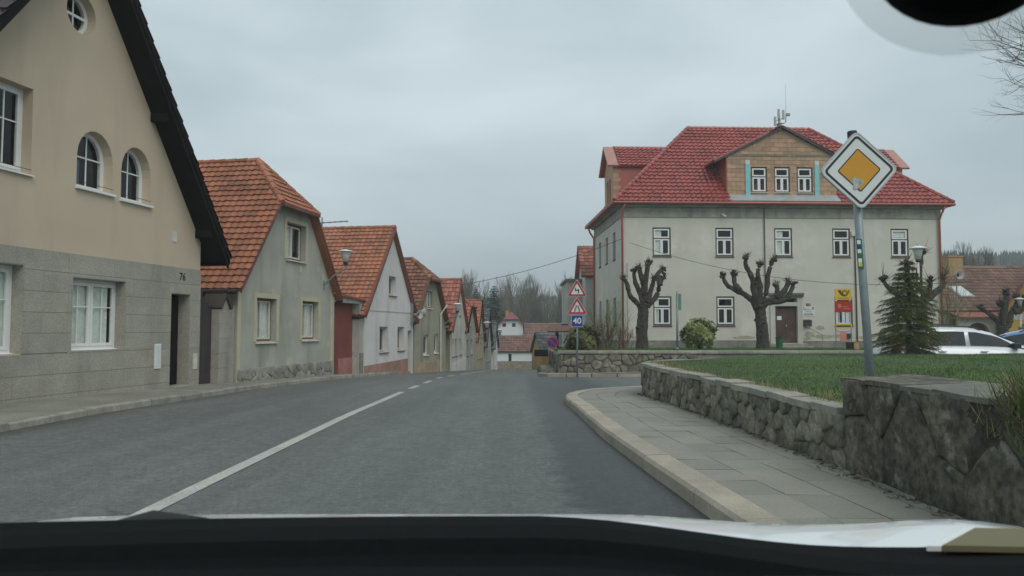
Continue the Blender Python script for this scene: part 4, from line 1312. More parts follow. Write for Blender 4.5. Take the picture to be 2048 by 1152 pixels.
# ---- house 5
fw5 = dict(style='one', frame='whiteold', sash='whiteold', yd=.15, sill='rust', sillout=.05, fw=.04, sw=.03)
e5, Z, w5, _ = row_house('house', 'off-white narrow gabled house with bright red tiles and two slit attic windows', (-3.22, 41.2), 7.5, 3.95, 1.62, 4.0, 9, 'offwhite', 'tilered', 
    wins=[(.15, .55, -.2, .73, fw5), (.85, 1.4, -.18, .73, fw5), (2.05, 2.6, -.15, .73, fw5), (.85, 1.3, 2.02, 2.66, fw5), (2.0, 2.45, 2.04, 2.66, fw5)], ov=.12, eo=.42, te=.32, nobj=150)
MB().prism([(0, -.6), (3.95, -.6), (3.95, Z(-.35)), (0, Z(-.62))], -.02, -.001).build('plinth', mt['whitewall'], w5)
# ---- house 6
e6, Z, w6, _ = row_house('house', 'grey stained half-hipped house squeezed between two red-tiled gables', (-2.74, 45.25), 5, 4.5, 1.35, 3.25, 9, 'greyrender', 'tilered', zh=2.62,
    wins=[(.55, 1.35, -.3, .62, fw5), (2.3, 3.2, -.28, .63, fw5), (1.6, 2.15, 1.45, 2.17, dict(fw5, style='two'))], ov=.15, eo=.3, te=.32, nobj=120, verge='darkwood')
# ---- house 7
e7, Z, w7, _ = row_house('house', 'small cream gabled house with red tiles and ochre ground floor', (-2.4, 51.0), 4, 5.0, .75, 3.2, 8, 'cream', 'tilered', 
    wins=[(1.2, 1.9, -.75, .35, fw5), (2.9, 3.6, -.75, .35, fw5), (2.0, 2.6, .95, 1.8, fw5)], ov=.15, eo=.35, te=.34, nobj=90, verge='darkwood')
MB().box(0, 5, -.025, -.001, Z(.62), Z(.72)).build('string_course', mt['khaki'], w7)
# ---- house 8
e8, Z, w8, _ = row_house('house', 'grey gabled house with dark slate roof down the narrowing street', (-2.05, 58.6), 3, 5.8, .25, 2.75, 8, 'greyrender', 'slate', 
    wins=[(1.0, 1.6, -1.3, -.3, fw5), (2.6, 3.2, -1.3, -.3, fw5), (4.2, 4.8, -1.3, -.3, fw5)], ov=.15, eo=.4, te=.3, nobj=60, verge='darkwood')
# ---- house 9
e9, Z, w9, _ = row_house('house', 'white plastered gabled house at the far end of the terrace', (-1.65, 67.5), 2, 7.0, -.3, 1.9, 8, 'whitewall', 'slate', 
    wins=[(2.6, 3.6, -1.9, -.8, dict(fw5, sill='white'))], ov=.15, eo=.3, te=.32, nobj=40, verge='darkwood')

# ---- wall-mounted street lamps
def wall_lamp(loc, rz, label, arm=.75, sc_=1.0):
    e = empty('wall_lamp', loc, rz, label, 'street lamp', 'lamps on the house walls')
    MB().tube([(0, .0, -.65), (0, -.06, -.6), (0, -arm * .6, -.28), (0, -arm, -.12), (0, -arm, .0)], .028, 8).build('bracket', mt['galv'], e)
    MB().box(-.05, .05, -.02, .02, -.8, -.5).build('wall_plate', mt['galv'], e)
    MB().lathe([(.06, .0), (.075, .08), (.07, .1)], 14, (0, -arm, 0)).build('socket', mt['blackmetal'], e, smooth=True)
    MB().lathe([(.085, .1), (.15, .36), (.165, .42)], 16, (0, -arm, 0)).build('lamp_shade', mt['lampglass'], e, smooth=True)
    MB().lathe([(.17, .42), (.26, .435), (.24, .455), (.06, .50)], 18, (0, -arm, 0)).build('cap', mt['white'], e, smooth=True)
    return e
q = along(A1, 10.2, 7.0); wall_lamp((q[0], q[1], 3.35), R(79.8), 'white street lamp on the wall of the grey-green house')
q = along((-4.37, 34.42), 9, 5.3); wall_lamp((q[0], q[1], 2.1), R(81), 'white street lamp on the wall of the khaki house')
q = along((-2.74, 45.25), 5, 4.4); wall_lamp((q[0], q[1], 1.25), R(85), 'white street lamp on the wall of the grey stained house')
q = along((-2.05, 58.6), 3, 5.6); wall_lamp((q[0], q[1], .75), R(87), 'white street lamp on the wall of the slate-roofed house')

# ------------------------------------------------------------------ town hall
TH = (6.17, 43.0); THA = R(2.5); TZ = .17
th = empty('town_hall', (TH[0], TH[1], TZ), THA, 'large pale two-storey hall with glazed red hipped roof and brick dormers', 'building')
Z = lambda z: z - TZ
HW, HD = 18.35, 10.2
ux = [2.25, 5.83, 9.2, 12.55, 15.95]
wup = [(x - .52, x + .52, 5.36, 6.98) for x in ux]
wlo = [(x - .52, x + .52, 1.47, 3.10) for x in (2.25, 5.83, 12.6, 15.95)]
drx = 9.28
hall_holes = [rect(a, b, Z(c), Z(d)) for a, b, c, d in wup + wlo] + [rect(drx - .63, drx + .63, Z(.48), Z(2.55)), rect(drx - .63, drx + .63, Z(2.78), Z(3.0))]
m = MB().facade([(0, -.6), (HW, -.6), (HW, Z(8.3)), (0, Z(8.3))], hall_holes, 0, .4)
m.box(HW - .4, HW, .4, HD, -.6, Z(8.3)); m.box(0, HW, HD, HD + .3, -.6, Z(8.3))
wallh = m.build('wall', mt['hall'], th)
# left side wall with openings (built in its own plane, x = 0)
sy = [2.5, 5.1, 7.8]
side_h = [rect(y - .42, y + .42, Z(5.36), Z(6.98)) for y in sy] + [rect(y - .42, y + .42, Z(1.47), Z(3.1)) for y in sy]
sm = MB().facade([(.4, -.6), (HD, -.6), (HD, Z(8.3)), (.4, Z(8.3))], side_h, 0, .4)
sm.v = [(y, x, z) for x, y, z in sm.v]; sm.f = [tuple(reversed(f)) for f in sm.f]
sm.build('side_wall', mt['hall'], th)
tw_ = dict(style='tee', frame='brownframe', sash='white', yd=.05, sill='darkpipe', sillout=.06, fw=.08, sw=.072)
for i, a in enumerate(wup): window(th, a[0], a[1], Z(a[2]), Z(a[3]), **dict(tw_, cur=('curtain', (.05, .95), .72) if i == 4 else (('curtain', (.05, .5), .0) if i in (0, 2) else None)))
for i, a in enumerate(wlo): window(th, a[0], a[1], Z(a[2]), Z(a[3]), **dict(tw_, cur=('curtain', (.0, .3), .0) if i == 0 else None))
for y in sy:
    for c, d in ((5.36, 6.98), (1.47, 3.1)):
        wn = MB()
        for (a, b, e_, f_) in ((y - .42, y - .36, c, d), (y + .36, y + .42, c, d), (y - .36, y + .36, c, c + .06), (y - .36, y + .36, d - .06, d), (y - .36, y + .36, c + .98, c + 1.04), (y - .03, y + .03, c + .06, c + .98)):
            wn.box(.12, .18, a, b, Z(e_), Z(f_))
        wo = wn.build('window', mt['brownframe'], th)
        MB().box(.14, .15, y - .4, y + .4, Z(c) + .02, Z(d) - .02).build('pane', mt['glass'], wo)
        MB().box(.8, .82, y - .6, y + .6, Z(c) - .1, Z(d) + .1).build('room_wall', mt['dark'], wo)
        MB().box(-.06, .12, y - .45, y + .45, Z(c) - .05, Z(c)).build('sill', mt['darkpipe'], wo)
# cornice: two stepped mouldings
m = MB()
def band(m, o_, z0, z1):
    m.box(-o_, HW + o_, -o_, -.001, z0, z1); m.box(-o_, -.001, .0, HD, z0, z1); m.box(HW + .001, HW + o_, .0, HD, z0, z1)
band(m, .05, Z(7.55), Z(7.82)); m.build('frieze', mt['hallcornice'], th)
m = MB(); band(m, .03, Z(7.82), Z(8.12)); m.build('frieze_field', mt['hallcornice'], th)
m = MB(); band(m, .22, Z(8.12), Z(8.24)); band(m, .36, Z(8.24), Z(8.34)); m.build('cornice', mt['hallcornice'], th)
m = MB()
m.box(-.03, drx - .95, -.03, -.001, -.6, Z(.64)); m.box(drx + .95, HW + .03, -.03, -.001, -.6, Z(.60)); m.box(-.03, -.001, 0, HD, -.6, Z(.62))
m.build('plinth', mt['plinth'], th)
# door, surround, canopy, steps
m = MB(); m.box(drx - .92, drx - .64, -.07, -.001, Z(.45), Z(3.05)); m.box(drx + .64, drx + .92, -.07, -.001, Z(.45), Z(3.05)); m.box(drx - .64, drx + .64, -.07, -.001, Z(2.56), Z(2.77))
m.box(drx - .92, drx + .92, -.08, -.001, Z(3.05), Z(3.2))
m.build('door_surround', mt['offwhite'], th)
m = MB(); m.box(drx - .98, drx + .98, -.16, -.081, Z(3.12), Z(3.2)); m.box(drx - .98, drx + .98, -.22, -.001, Z(3.2), Z(3.3))
for i in range(14): m.box(drx - .93 + i * .14, drx - .93 + i * .14 + .07, -.15, -.081, Z(3.06), Z(3.118))
m.build('door_cornice', mt['concretedark'], th)
for sgn in (-1, 1):
    a, b = (drx - .625, drx - .004) if sgn < 0 else (drx + .004, drx + .625)
    d_ = MB().box(a, b, .12, .17, Z(.49), Z(2.54)).build('door', mt['doorwood'], th)
    for i in range(4): xx = lerp(a, b, (i + .5) / 4); MB().box(xx - .07, xx + .07, .112, .119, Z(.52), Z(2.5)).build('plank', mt['doorwood'], d_)
MB().box(drx + .02, drx + .06, .06, .12, Z(1.4), Z(1.52)).build('door_handle', mt['zinc'], th)
MB().box(drx - .62, drx + .62, .1, .12, Z(2.79), Z(2.99)).build('fanlight', mt['glass'], th)
MB().box(drx - .48, drx - .22, .105, .111, Z(1.78), Z(2.0)).build('notice', mt['white'], th)
for i in range(3):
    MB().bbox(drx - 1.15 - .05 * i, drx + 1.05 + .15 * i, -.45 - i * .33, -.035 if i == 0 else -.45 - (i - 1) * .33 - .002, -.3, Z(.46 - .15 * i), .015).build('step', mt['step'], th)
MB().tube([(drx + 1.1, -.1, Z(1.45)), (drx + 1.3, -.5, Z(1.2)), (drx + 1.62, -1.0, Z(.95)), (drx + 1.62, -1.0, Z(.1))], .025, 8).build('handrail', mt['galv'], th)
# plaque, number, letter box
pq = MB().box(10.22, 10.92, -.03, -.001, Z(2.02), Z(2.53)).build('plaque', mt['signwhite'], th)
text('ÚŘAD', .085, mt['postdark'], pq, (10.57, -.033, Z(2.37)))
text('MĚSTYSE', .085, mt['postdark'], pq, (10.57, -.033, Z(2.24)))
for i, (a, b) in enumerate(((.08, .2), (.22, .29), (.31, .38), (.4, .6))): MB().box(10.22 + a, 10.22 + b, -.034, -.031, Z(2.085), Z(2.135)).build('lettering', mt['postdark'], pq)
m = MB(); m.box(10.25, 10.32, -.034, -.031, Z(2.42), Z(2.49)); m.box(10.325, 10.395, -.034, -.031, Z(2.34), Z(2.415)); m.build('crest', mt['signred'], pq)
m = MB(); m.box(10.25, 10.395, -.0365, -.0345, Z(2.33), Z(2.345)); m.box(10.75, 10.89, -.034, -.031, Z(2.44), Z(2.49)); m.box(10.79, 10.85, -.034, -.031, Z(2.36), Z(2.43)); m.build('crest', mt['signblack'], pq)
nm = MB().box(10.45, 10.68, -.02, -.001, Z(2.57), Z(2.71)).build('number_plate', mt['signblack'], th)
text('132', .12, mt['signwhite'], nm, (10.565, -.022, Z(2.64)))
lb = MB().box(10.28, 10.68, -.16, -.001, Z(1.42), Z(1.74)).build('letter_box', mt['darkpipe'], th)
MB().slab([(10.26, -.2, Z(1.72)), (10.70, -.2, Z(1.72)), (10.70, -.0, Z(1.8)), (10.26, -.0, Z(1.8))], .02).build('lid', mt['blackmetal'], lb)
MB().box(12.62, 12.98, -.14, -.001, Z(.75), Z(1.02)).build('dark_box', mt['blackmetal'], th)
# peeled plaster patches low on the wall
pm_ = M('peeled_plaster', (0.44, 0.40, 0.30), 0.95, 0.25, 5, 0.3, 25, 0.5, 40)
for px_, pz_, pr_x, pr_z in ((10.6, .95, .35, .16), (11.35, .82, .55, .14), (12.2, .85, .4, .12), (11.2, 1.32, .25, .14), (13.9, .8, .6, .14), (10.45, .72, .3, .1), (6.9, .78, .7, .1), (3.9, .76, .9, .09), (1.0, .8, .5, .1)):
    q = []
    for i in range(18):
        t = 6.283 * i / 18; k_ = rnd.uniform(.65, 1.2)
        q.append((px_ + pr_x * k_ * math.cos(t), Z(pz_ + pr_z * k_ * math.sin(t))))
    MB().facade(q, [], -.005, -.002).build('plaster_patch', pm_, wallh)
# main hip roof
EZ = Z(8.36); eo = .5; RZ = Z(14.0); mid = HD / 2
r0, r1 = 5.25, HW - 5.35
F = [(-eo, -eo, EZ), (HW + eo, -eo, EZ), (r1, mid, RZ), (r0, mid, RZ)]
Bq = [(HW + eo, HD + eo, EZ), (-eo, HD + eo, EZ), (r0, mid, RZ), (r1, mid, RZ)]
Lq = [(-eo, HD + eo, EZ), (-eo, -eo, EZ), (r0, mid, RZ)]
Rq = [(HW + eo, -eo, EZ), (HW + eo, HD + eo, EZ), (r1, mid, RZ)]
rf = MB()
for q in (F, Bq, Lq, Rq): rf.slab(q, .1)
rf.box(-eo + .02, HW + eo - .02, -eo + .02, HD + eo - .02, EZ - .10, EZ - .08)
roh = rf.build('roof', mt['redmetal'], th)
dc = 9.2; dw = 3.15
rr = Roof(th, roh, mt['tileglaze'], .30, .355)
def zroof(y): return EZ + (RZ - EZ) * (y + eo) / (mid + eo)
def skipF(c): return abs(c.x - dc) < dw + .05 and c.y < 3.6 and c.z < Z(12.5) - abs(c.x - dc) * .5
def skipL(c): return abs(c.y - mid) < 1.5 and c.z < Z(12.3)
rr.slope(F, skipF); rr.slope(Lq, skipL); rr.slope(Rq, skipL); rr.slope(Bq)
# front dormer
dorm = empty_part = MB()
DZ0, DZE, DZA = Z(8.62), Z(11.1), Z(12.72)
outer = [(dc - dw, DZ0), (dc + dw, DZ0), (dc + dw, DZE), (dc, DZA), (dc - dw, DZE)]
dwin = [(dc - 1.78 + i * 1.32, dc - .86 + i * 1.32, Z(9.0), Z(10.48)) for i in range(3)]
dh = [rect(*a) for a in dwin]
dm = MB().facade(outer, dh, .03, .35)
dor = dm.build('dormer', mt['mortar'], th)
zz = DZ0; r_ = 0
while zz < DZA:
    z1 = min(zz + .245, DZA)
    half = dw if z1 <= DZE else max(0, (DZA - z1) / (DZA - DZE) * dw)
    x = dc - half + (0 if r_ % 2 else -.25)
    while x < dc + half:
        pcs = [(max(x, dc - half) + .006, min(x + .5, dc + half) - .006, zz + .006, z1 - .006)]
        for hh in dwin: pcs = [q for p_ in pcs for q in cut(p_, hh)]
        for p_ in pcs:
            if p_[1] - p_[0] > .05 and p_[3] - p_[2] > .05:
                MB().box(p_[0], p_[1], .0 + rnd.uniform(0, .006), .029, p_[2], p_[3]).build('clay_block', mt['block'], dor)
        x += .5
    zz += .25; r_ += 1
for a in dwin: window(th, a[0] + .02, a[1] - .02, a[2] + .02, a[3] - .02, **dict(tw_, yd=.06, sill='offwhite', fw=.06))
for x in (dc - 2.12, dc + 1.88):
    st = MB().box(x, x + .26, -.05, -.001, DZ0 + .05, Z(10.62)).build('insulation_strip', mt['foam'], dor)
    MB().box(x, x + .26, -.05, -.001, Z(10.622), Z(10.85)).build('insulation_patch', mt['whiteold'], dor)
MB().box(dc - dw - .15, dc + dw + .15, -.02, -.001, DZE - .02, DZE + .10).build('ring_beam', mt['concretedark'], dor)
MB().slab([(dc - dw - .1, -eo + .02, EZ + .10), (dc + dw + .1, -eo + .02, EZ + .10), (dc + dw + .1, -.002, DZ0 + .26), (dc - dw - .1, -.002, DZ0 + .26)], .05).build('apron', mt['zinc'], dor)
for sg in (-1, 1):
    xo = dc + sg * dw
    pts = [(xo, .03, DZ0 - .2), (xo, .03, DZE), (xo, 4.2, DZE), (xo, 4.2, DZE - .3)]
    MB().slab(pts if sg > 0 else pts[::-1], .05).build('cheek', mt['redmetal'], dor)
    sl = (DZA - DZE) / dw
    xe = dc + sg * (dw + .75)
    q = [(dc, -.18, DZA + .07), (xe, -.02, DZE + .07 - .75 * sl), (xe, 4.5, DZE + .07 - .75 * sl), (dc, 4.5, DZA + .07)]
    MB().slab(q if sg < 0 else q[::-1], .07).build('dormer_roof', mt['redmetal'], dor)
    rr.slope([q[1], q[2], q[3], q[0]])
    MB().slab([(dc, -.2, DZA + .08), (xe, -.04, DZE + .08 - .75 * sl), (xe, -.04, DZE - .04 - .75 * sl), (dc, -.2, DZA - .04)], .03).build('verge_strip', mt['darkpipe'], dor)
# side dormers
for sg in (-1, 1):
    X = lambda d: d if sg < 0 else HW - d
    zw, za = Z(11.3), Z(12.6); hw_ = 1.55
    xf = .15
    dd = MB()
    of = [(mid - hw_, Z(8.4)), (mid + hw_, Z(8.4)), (mid + hw_, zw), (mid, za), (mid - hw_, zw)]
    f = MB().facade(of, [rect(mid - .75, mid - .1, Z(9.0), Z(10.6)), rect(mid + .1, mid + .75, Z(9.0), Z(10.6))], 0, .3)
    dd.v = [(X(xf + y), x, z) for x, y, z in f.v]; dd.f = f.f
    sd = dd.build('side_dormer', mt['block'], th)
    for c_ in (mid - .42, mid + .42): MB().box(*sorted((X(xf + .1), X(xf + .14))), c_ - .32, c_ + .32, Z(9.0), Z(10.6)).build('pane', mt['dark'], sd)
    MB().box(*sorted((X(xf + .02), X(4.4))), mid - hw_ - .03, mid - hw_ - .001, Z(8.5), zw).build('cheek', mt['redmetal'], sd)
    for i in range(11): MB().box(*sorted((X(xf + .0), X(xf + .32 + .14 * (i % 2)))), mid - hw_ - .05, mid - hw_ - .031, Z(8.5) + i * .25, Z(8.5) + i * .25 + .24).build('clay_block', mt['block'], sd)
    q1 = [(X(-.1), mid - hw_ - .25, zw - .12), (X(5.2), mid - hw_ - .25, zw - .12), (X(5.2), mid, za + .08), (X(-.1), mid, za + .08)]
    q2 = [(x, 2 * mid - y, z) for x, y, z in q1]
    n1 = q1 if sg < 0 else q1[::-1]
    MB().slab(n1, .07).build('dormer_roof', mt['redmetal'], sd); MB().slab(q2[::-1] if sg < 0 else q2, .07).build('dormer_roof', mt['redmetal'], sd)
    rr.slope(q1, lambda c: abs(c.x - X(0)) < .35); rr.slope(q2)
    fl = MB().slab([(X(-.2), mid - hw_ - .3, zw - .09), (X(.42), mid - hw_ - .3, zw - .09), (X(.42), mid, za + .16), (X(-.2), mid, za + .16)][::(1 if sg < 0 else -1)], .12)
    fl.slab([(X(-.2), mid + hw_ + .3, zw - .09), (X(.42), mid + hw_ + .3, zw - .09), (X(.42), mid, za + .16), (X(-.2), mid, za + .16)][::(-1 if sg < 0 else 1)], .12)
    fl.build('verge_flashing', mt['pinkmetal'], sd)
    ridge(sd, (X(.45), mid, za + .12), (X(4.2), mid, za + .12), mt['tileglaze'], .09, .36)
rr.finish(300)
ridge(roh, (r0, mid, RZ + .04), (r1, mid, RZ + .04), mt['tileglaze'], .11, .4)
ridge(roh, (-eo, -eo, EZ + .08), (r0, mid, RZ + .06), mt['tileglaze'], .12, .4)
ridge(roh, (HW + eo, -eo, EZ + .08), (r1, mid, RZ + .06), mt['tileglaze'], .12, .4)
# snow guards near the ridge and eave
m = MB()
for i in range(30):
    x = 1.3 + i * .55
    if x < HW - 1.3 and abs(x - dc) > dw + .4:
        y = .15; z = zroof(y) + .1
        m.box(x - .03, x + .03, y - .08, y, z - .05, z + .05)
for i in range(24):
    x = r0 + .2 + i * .33
    if x < r1:
        y = mid - .75; z = zroof(y) + .1
        m.box(x - .05, x + .05, y - .1, y, z - .05, z + .06)
m.build('snow_guards', mt['tileglaze'], roh)
# gutters, downpipes
m = MB(); g = .07
m.tube([(-eo - .05, -eo - .05, EZ - .05), (HW + eo + .05, -eo - .05, EZ - .05)], g, 8)
m.build('gutter', mt['redmetal'], roh)
MB().tube([(-eo - .05, -eo - .05, EZ - .05), (-eo - .05, HD + eo, EZ - .05)], g, 8).build('gutter', mt['redmetal'], roh)
MB().tube([(HW + eo + .05, -eo - .05, EZ - .05), (HW + eo + .05, HD + eo, EZ - .05)], g, 8).build('gutter', mt['redmetal'], roh)
MB().tube([(.1, -eo, EZ - .08), (.02, -.4, EZ - .35), (.0, -.12, EZ - .85), (.0, -.12, -.2)], .065, 10).build('downpipe', mt['pipe'], th, smooth=True)
MB().tube([(HW, -eo, EZ - .1), (HW - .05, -.4, EZ - .35), (HW - .12, -.12, EZ - .85), (HW - .12, -.12, -.2)], .065, 10).build('downpipe', mt['pipe'], th, smooth=True)
MB().tube([(-eo - .02, HD - .4, EZ - .1), (-.35, HD - .4, EZ - .5), (-.1, HD - .4, EZ - .9), (-.1, HD - .4, -.2)], .065, 8).build('downpipe', mt['pipe'], th, smooth=True)
MB().tube([(.28, -.05, 4.8), (.28, -.05, -.2)], .012, 5).build('cable', mt['galv'], th)
MB().tube([(8.1, -.08, EZ + .3), (8.1, -.08, Z(5.0)), (8.1, -.06, Z(3.4))], .03, 6).build('lightning_rod', mt['darkpipe'], th)
MB().tube([(13.3, -.06, Z(6.6)), (13.33, -.06, Z(.2))], .035, 6).build('lightning_rod', mt['darkpipe'], th)
MB().box(13.1, 13.3, -.12, -.001, Z(6.55), Z(6.8)).build('junction_box', mt['whiteold'], th)
MB().lathe([(.05, 0), (.05, .3), (.06, .34)], 10, (5.65, -.1, Z(7.75)), Matrix.Rotation(R(125), 3, 'X') @ Matrix.Rotation(R(25), 3, 'Y')).build('security_camera', mt['white'], th, smooth=True)
# radio mast on the dormer gable
an = empty('radio_antenna', (TH[0] + 9.2 * math.cos(THA), TH[1] + .3 + 9.2 * math.sin(THA), 12.78), 0, 'grey mast with flat mobile antennas and a whip above the brick dormer', 'antenna')
MB().tube([(0, 0, -.3), (0, 0, .85)], .07, 8).build('mast', mt['galv'], an, smooth=True)
MB().lathe([(.12, .1), (.16, .14), (.12, .2), (.16, .26), (.1, .3)], 12).build('collar', mt['galv'], an)
for x, z in ((-.05, .55), (.22, .5), (-.26, .12)): MB().bbox(x - .06, x + .06, -.12, -.04, z, z + .55, .01).build('antenna_panel', mt['fargrey'], an)
MB().tube([(0, 0, .3), (.3, 0, .3), (.38, 0, .38), (.4, 0, .85)], .03, 8).build('arm', mt['galv'], an, smooth=True)
MB().tube([(.4, 0, .8), (.4, 0, 2.6)], [.012, .006], 5).build('whip', mt['galv'], an)
MB().box(.42, .62, -.05, .05, .72, .88).build('radio_unit', mt['galv'], an)
MB().tube([(.4, 0, .8), (.45, 0, .8)], .03, 6).build('clamp', mt['galv'], an)
MB().tube([(-.3, -.08, .4), (.3, -.08, .62)], .025, 6).build('crossbar', mt['galv'], an)

# ------------------------------------------------------------------ generic far house
def far_house(name, label, x0, x1, y0, y1, zb, ze, za, wall, roof, axis='x', wins=(), eo=.3, hip=0.0, chim=None, tilt=0.0, rows=True, cat='house'):
    e = empty(name, (x0, y0, zb), tilt, label, cat)
    w_, d_ = x1 - x0, y1 - y0
    Z = lambda z: z - zb
    m = MB()
    if axis == 'x':                       # ridge along x, slope faces the viewer
        yc = d_ / 2
        holes = [rect(a, b, Z(c), Z(d)) for a, b, c, d in wins]
        m.facade([(0, -1), (w_, -1), (w_, Z(ze)), (0, Z(ze))], holes, 0, .3)
        m.prismx([(.3, -1), (d_, -1), (d_, Z(ze)), (yc, Z(za)), (.3, Z(ze) + .3 * (za - ze) / yc)], 0, .3)
        m.prismx([(.3, -1), (d_, -1), (d_, Z(ze)), (yc, Z(za)), (.3, Z(ze) + .3 * (za - ze) / yc)], w_ - .3, w_)
        sl = (za - ze) / yc
        p1 = [(-eo, -eo, Z(ze) - eo * sl + .05), (w_ + eo, -eo, Z(ze) - eo * sl + .05), (w_ + eo - hip, yc, Z(za) + .05), (-eo + hip, yc, Z(za) + .05)]
        p2 = [(w_ + eo, d_ + eo, Z(ze) - eo * sl + .05), (-eo, d_ + eo, Z(ze) - eo * sl + .05), (-eo + hip, yc, Z(za) + .05), (w_ + eo - hip, yc, Z(za) + .05)]
        pl_ = [p1, p2]
        if hip:
            pl_ += [[p2[1], p1[0], p1[3]], [p1[1], p2[0], p1[2]]]
    else:                                 # gable faces the viewer
        xc = w_ / 2
        holes = [rect(a, b, Z(c), Z(d)) for a, b, c, d in wins]
        zc = lerp(ze, za, 1 - hip) if hip else za
        xk = xc * (zc - ze) / (za - ze)
        top = [(w_ - xk, Z(zc)), (xk, Z(zc))] if hip else [(xc, Z(za))]
        m.facade([(0, -1), (w_, -1), (w_, Z(ze))] + top + [(0, Z(ze))], holes, 0, .3)
        m.box(0, .3, .3, d_, -1, Z(ze)); m.box(w_ - .3, w_, .3, d_, -1, Z(ze)); m.box(0, w_, d_, d_ + .3, -1, Z(ze))
        sl = (za - ze) / xc
        T = (xc, 1.6 if hip else -eo, Z(za) + .05); Bk = (xc, d_ + eo, Z(za) + .05)
        lft = [(-eo, d_ + eo, Z(ze) - eo * sl + .05), (-eo, -eo, Z(ze) - eo * sl + .05)] + ([(xk, -eo, Z(zc) + .05)] if hip else []) + [T, Bk]
        rgt = [(w_ + eo, -eo, Z(ze) - eo * sl + .05), (w_ + eo, d_ + eo, Z(ze) - eo * sl + .05), Bk, T] + ([(w_ - xk, -eo, Z(zc) + .05)] if hip else [])
        pl_ = [lft, rgt]
        if hip: pl_.append([(xk, -eo, Z(zc) + .05), (w_ - xk, -eo, Z(zc) + .05), T])
    m.build('wall', mt[wall], e)
    rm = MB()
    for p in pl_: rm.slab(p, .12)
    ro = rm.build('roof', mt[roof], e)
    if rows:
        r_ = Roof(e, ro, mt[roof], .34, .42)
        for p in pl_: r_.slope(p)
        r_.finish(0)
    for a, b, c, d in wins:
        f = bars(MB(), a, b, Z(c), Z(d), .08, .08, .14).build('window', mt['white'] if wall != 'farwhite' else mt['brownframe'], e)
        MB().box(a + .05, b - .05, .10, .11, Z(c) + .05, Z(d) - .05).build('pane', mt['carglass'], f)
    if chim:
        cx, cy, cw, cz = chim
        c = MB(); c.box(cx, cx + cw, cy, cy + cw, Z(ze), Z(cz)); c.box(cx - .06, cx + cw + .06, cy - .06, cy + cw + .06, Z(cz), Z(cz) + .12)
        c.build('chimney', mt['chimney'], ro)
    return e, Z

# right-hand background
e, Zf = far_house('house', 'low house with brown tiled roof, skylight and yellow chimney beyond the white car', 28.5, 45, 60, 69, -.3, 2.9, 6.5, 'fargrey', 'fartile', 'x', wins=(), eo=.35, chim=(7.6, 3.4, 1.15, 7.2))
sk = MB().slab([(7.1, 1.0, Zf(3.85)), (8.25, 1.0, Zf(3.85)), (7.75, 2.1, Zf(4.75)), (6.6, 2.1, Zf(4.75))], .06).build('skylight', mt['zinc'], e)
MB().slab([(7.2, 1.03, Zf(3.92)), (8.1, 1.03, Zf(3.92)), (7.7, 2.0, Zf(4.72)), (6.78, 2.0, Zf(4.72))], .05).build('pane', mt['signwhite'], sk)
MB().facade([(5.6, -.5), (9.6, -.5), (9.6, 2.5), (5.6, 2.5)], [arch(6.2, 7.9, -.4, 1.3, 2.05)], -1.2, -.8).build('porch_wall', mt['fargrey'], e)
MB().box(6.1, 8.0, -.7, -.6, -.4, 2.1).build('gate', mt['gatered'], e)
MB().slab([(5.4, -1.6, 2.5), (9.8, -1.6, 2.5), (9.8, -.3, 2.9), (5.4, -.3, 2.9)], .1).build('porch_roof', mt['tilered'], e)
MB().box(5.6, 9.6, -.8, -.02, 2.36, 2.49).build('porch_ceiling', mt['fargrey'], e)
e, Zf = far_house('house', 'bright yellow gabled house with red tiled roof at the edge of the square', 36.9, 45, 57.5, 64, -.3, 3.0, 8.6, 'yellowwall', 'tilered', 'y', wins=((4.2, 5.4, 1.4, 3.0),), eo=.5, tilt=R(-36))
MB().box(-.02, 9.4, -.03, -.001, 1.95 + .3, 2.35 + .3).build('string_course', mt['offwhite'], e)
hs = empty('loudspeaker', (33.3, 57.5, 5.3), 0, 'single grey horn loudspeaker by the yellow chimney', 'loudspeaker')
horn(hs, (0, 0, 0), (.2, -1, 0)); hs.scale = (1.8, 1.8, 1.8)
MB().tube([(0, .05, -3.0), (0, .05, .1)], .025, 6).build('mast', mt['galv'], hs)

# annex behind the hall, on its left
ax_ = empty('annex_building', (4.1, 57, -2.2), 0, 'flat-roofed grey outbuilding left of the pale hall', 'building')
MB().facade([(0, -1), (3.2, -1), (3.2, 7.0), (0, 7.0)], [rect(1.0, 1.7, 3.4, 4.6)], 0, .3).box(0, .3, .3, 6, -1, 7.0).box(2.9, 3.2, .3, 6, -1, 7.0).box(0, 3.2, 6, 6.3, -1, 7).build('wall', mt['fargrey'], ax_)
MB().box(-.15, 3.3, -.15, 6.4, 7.0, 7.18).build('roof', mt['concretedark'], ax_)
MB().box(1.03, 1.67, .1, .12, 3.4, 4.6).build('window', mt['carglass'], ax_)
e, Zf = far_house('outbuilding', 'small red-roofed outbuilding tucked behind the pale hall', 5.2, 9, 54.5, 60, -.2, 5.2, 7.4, 'offwhite', 'tilered', 'x', (), .3, cat='building')

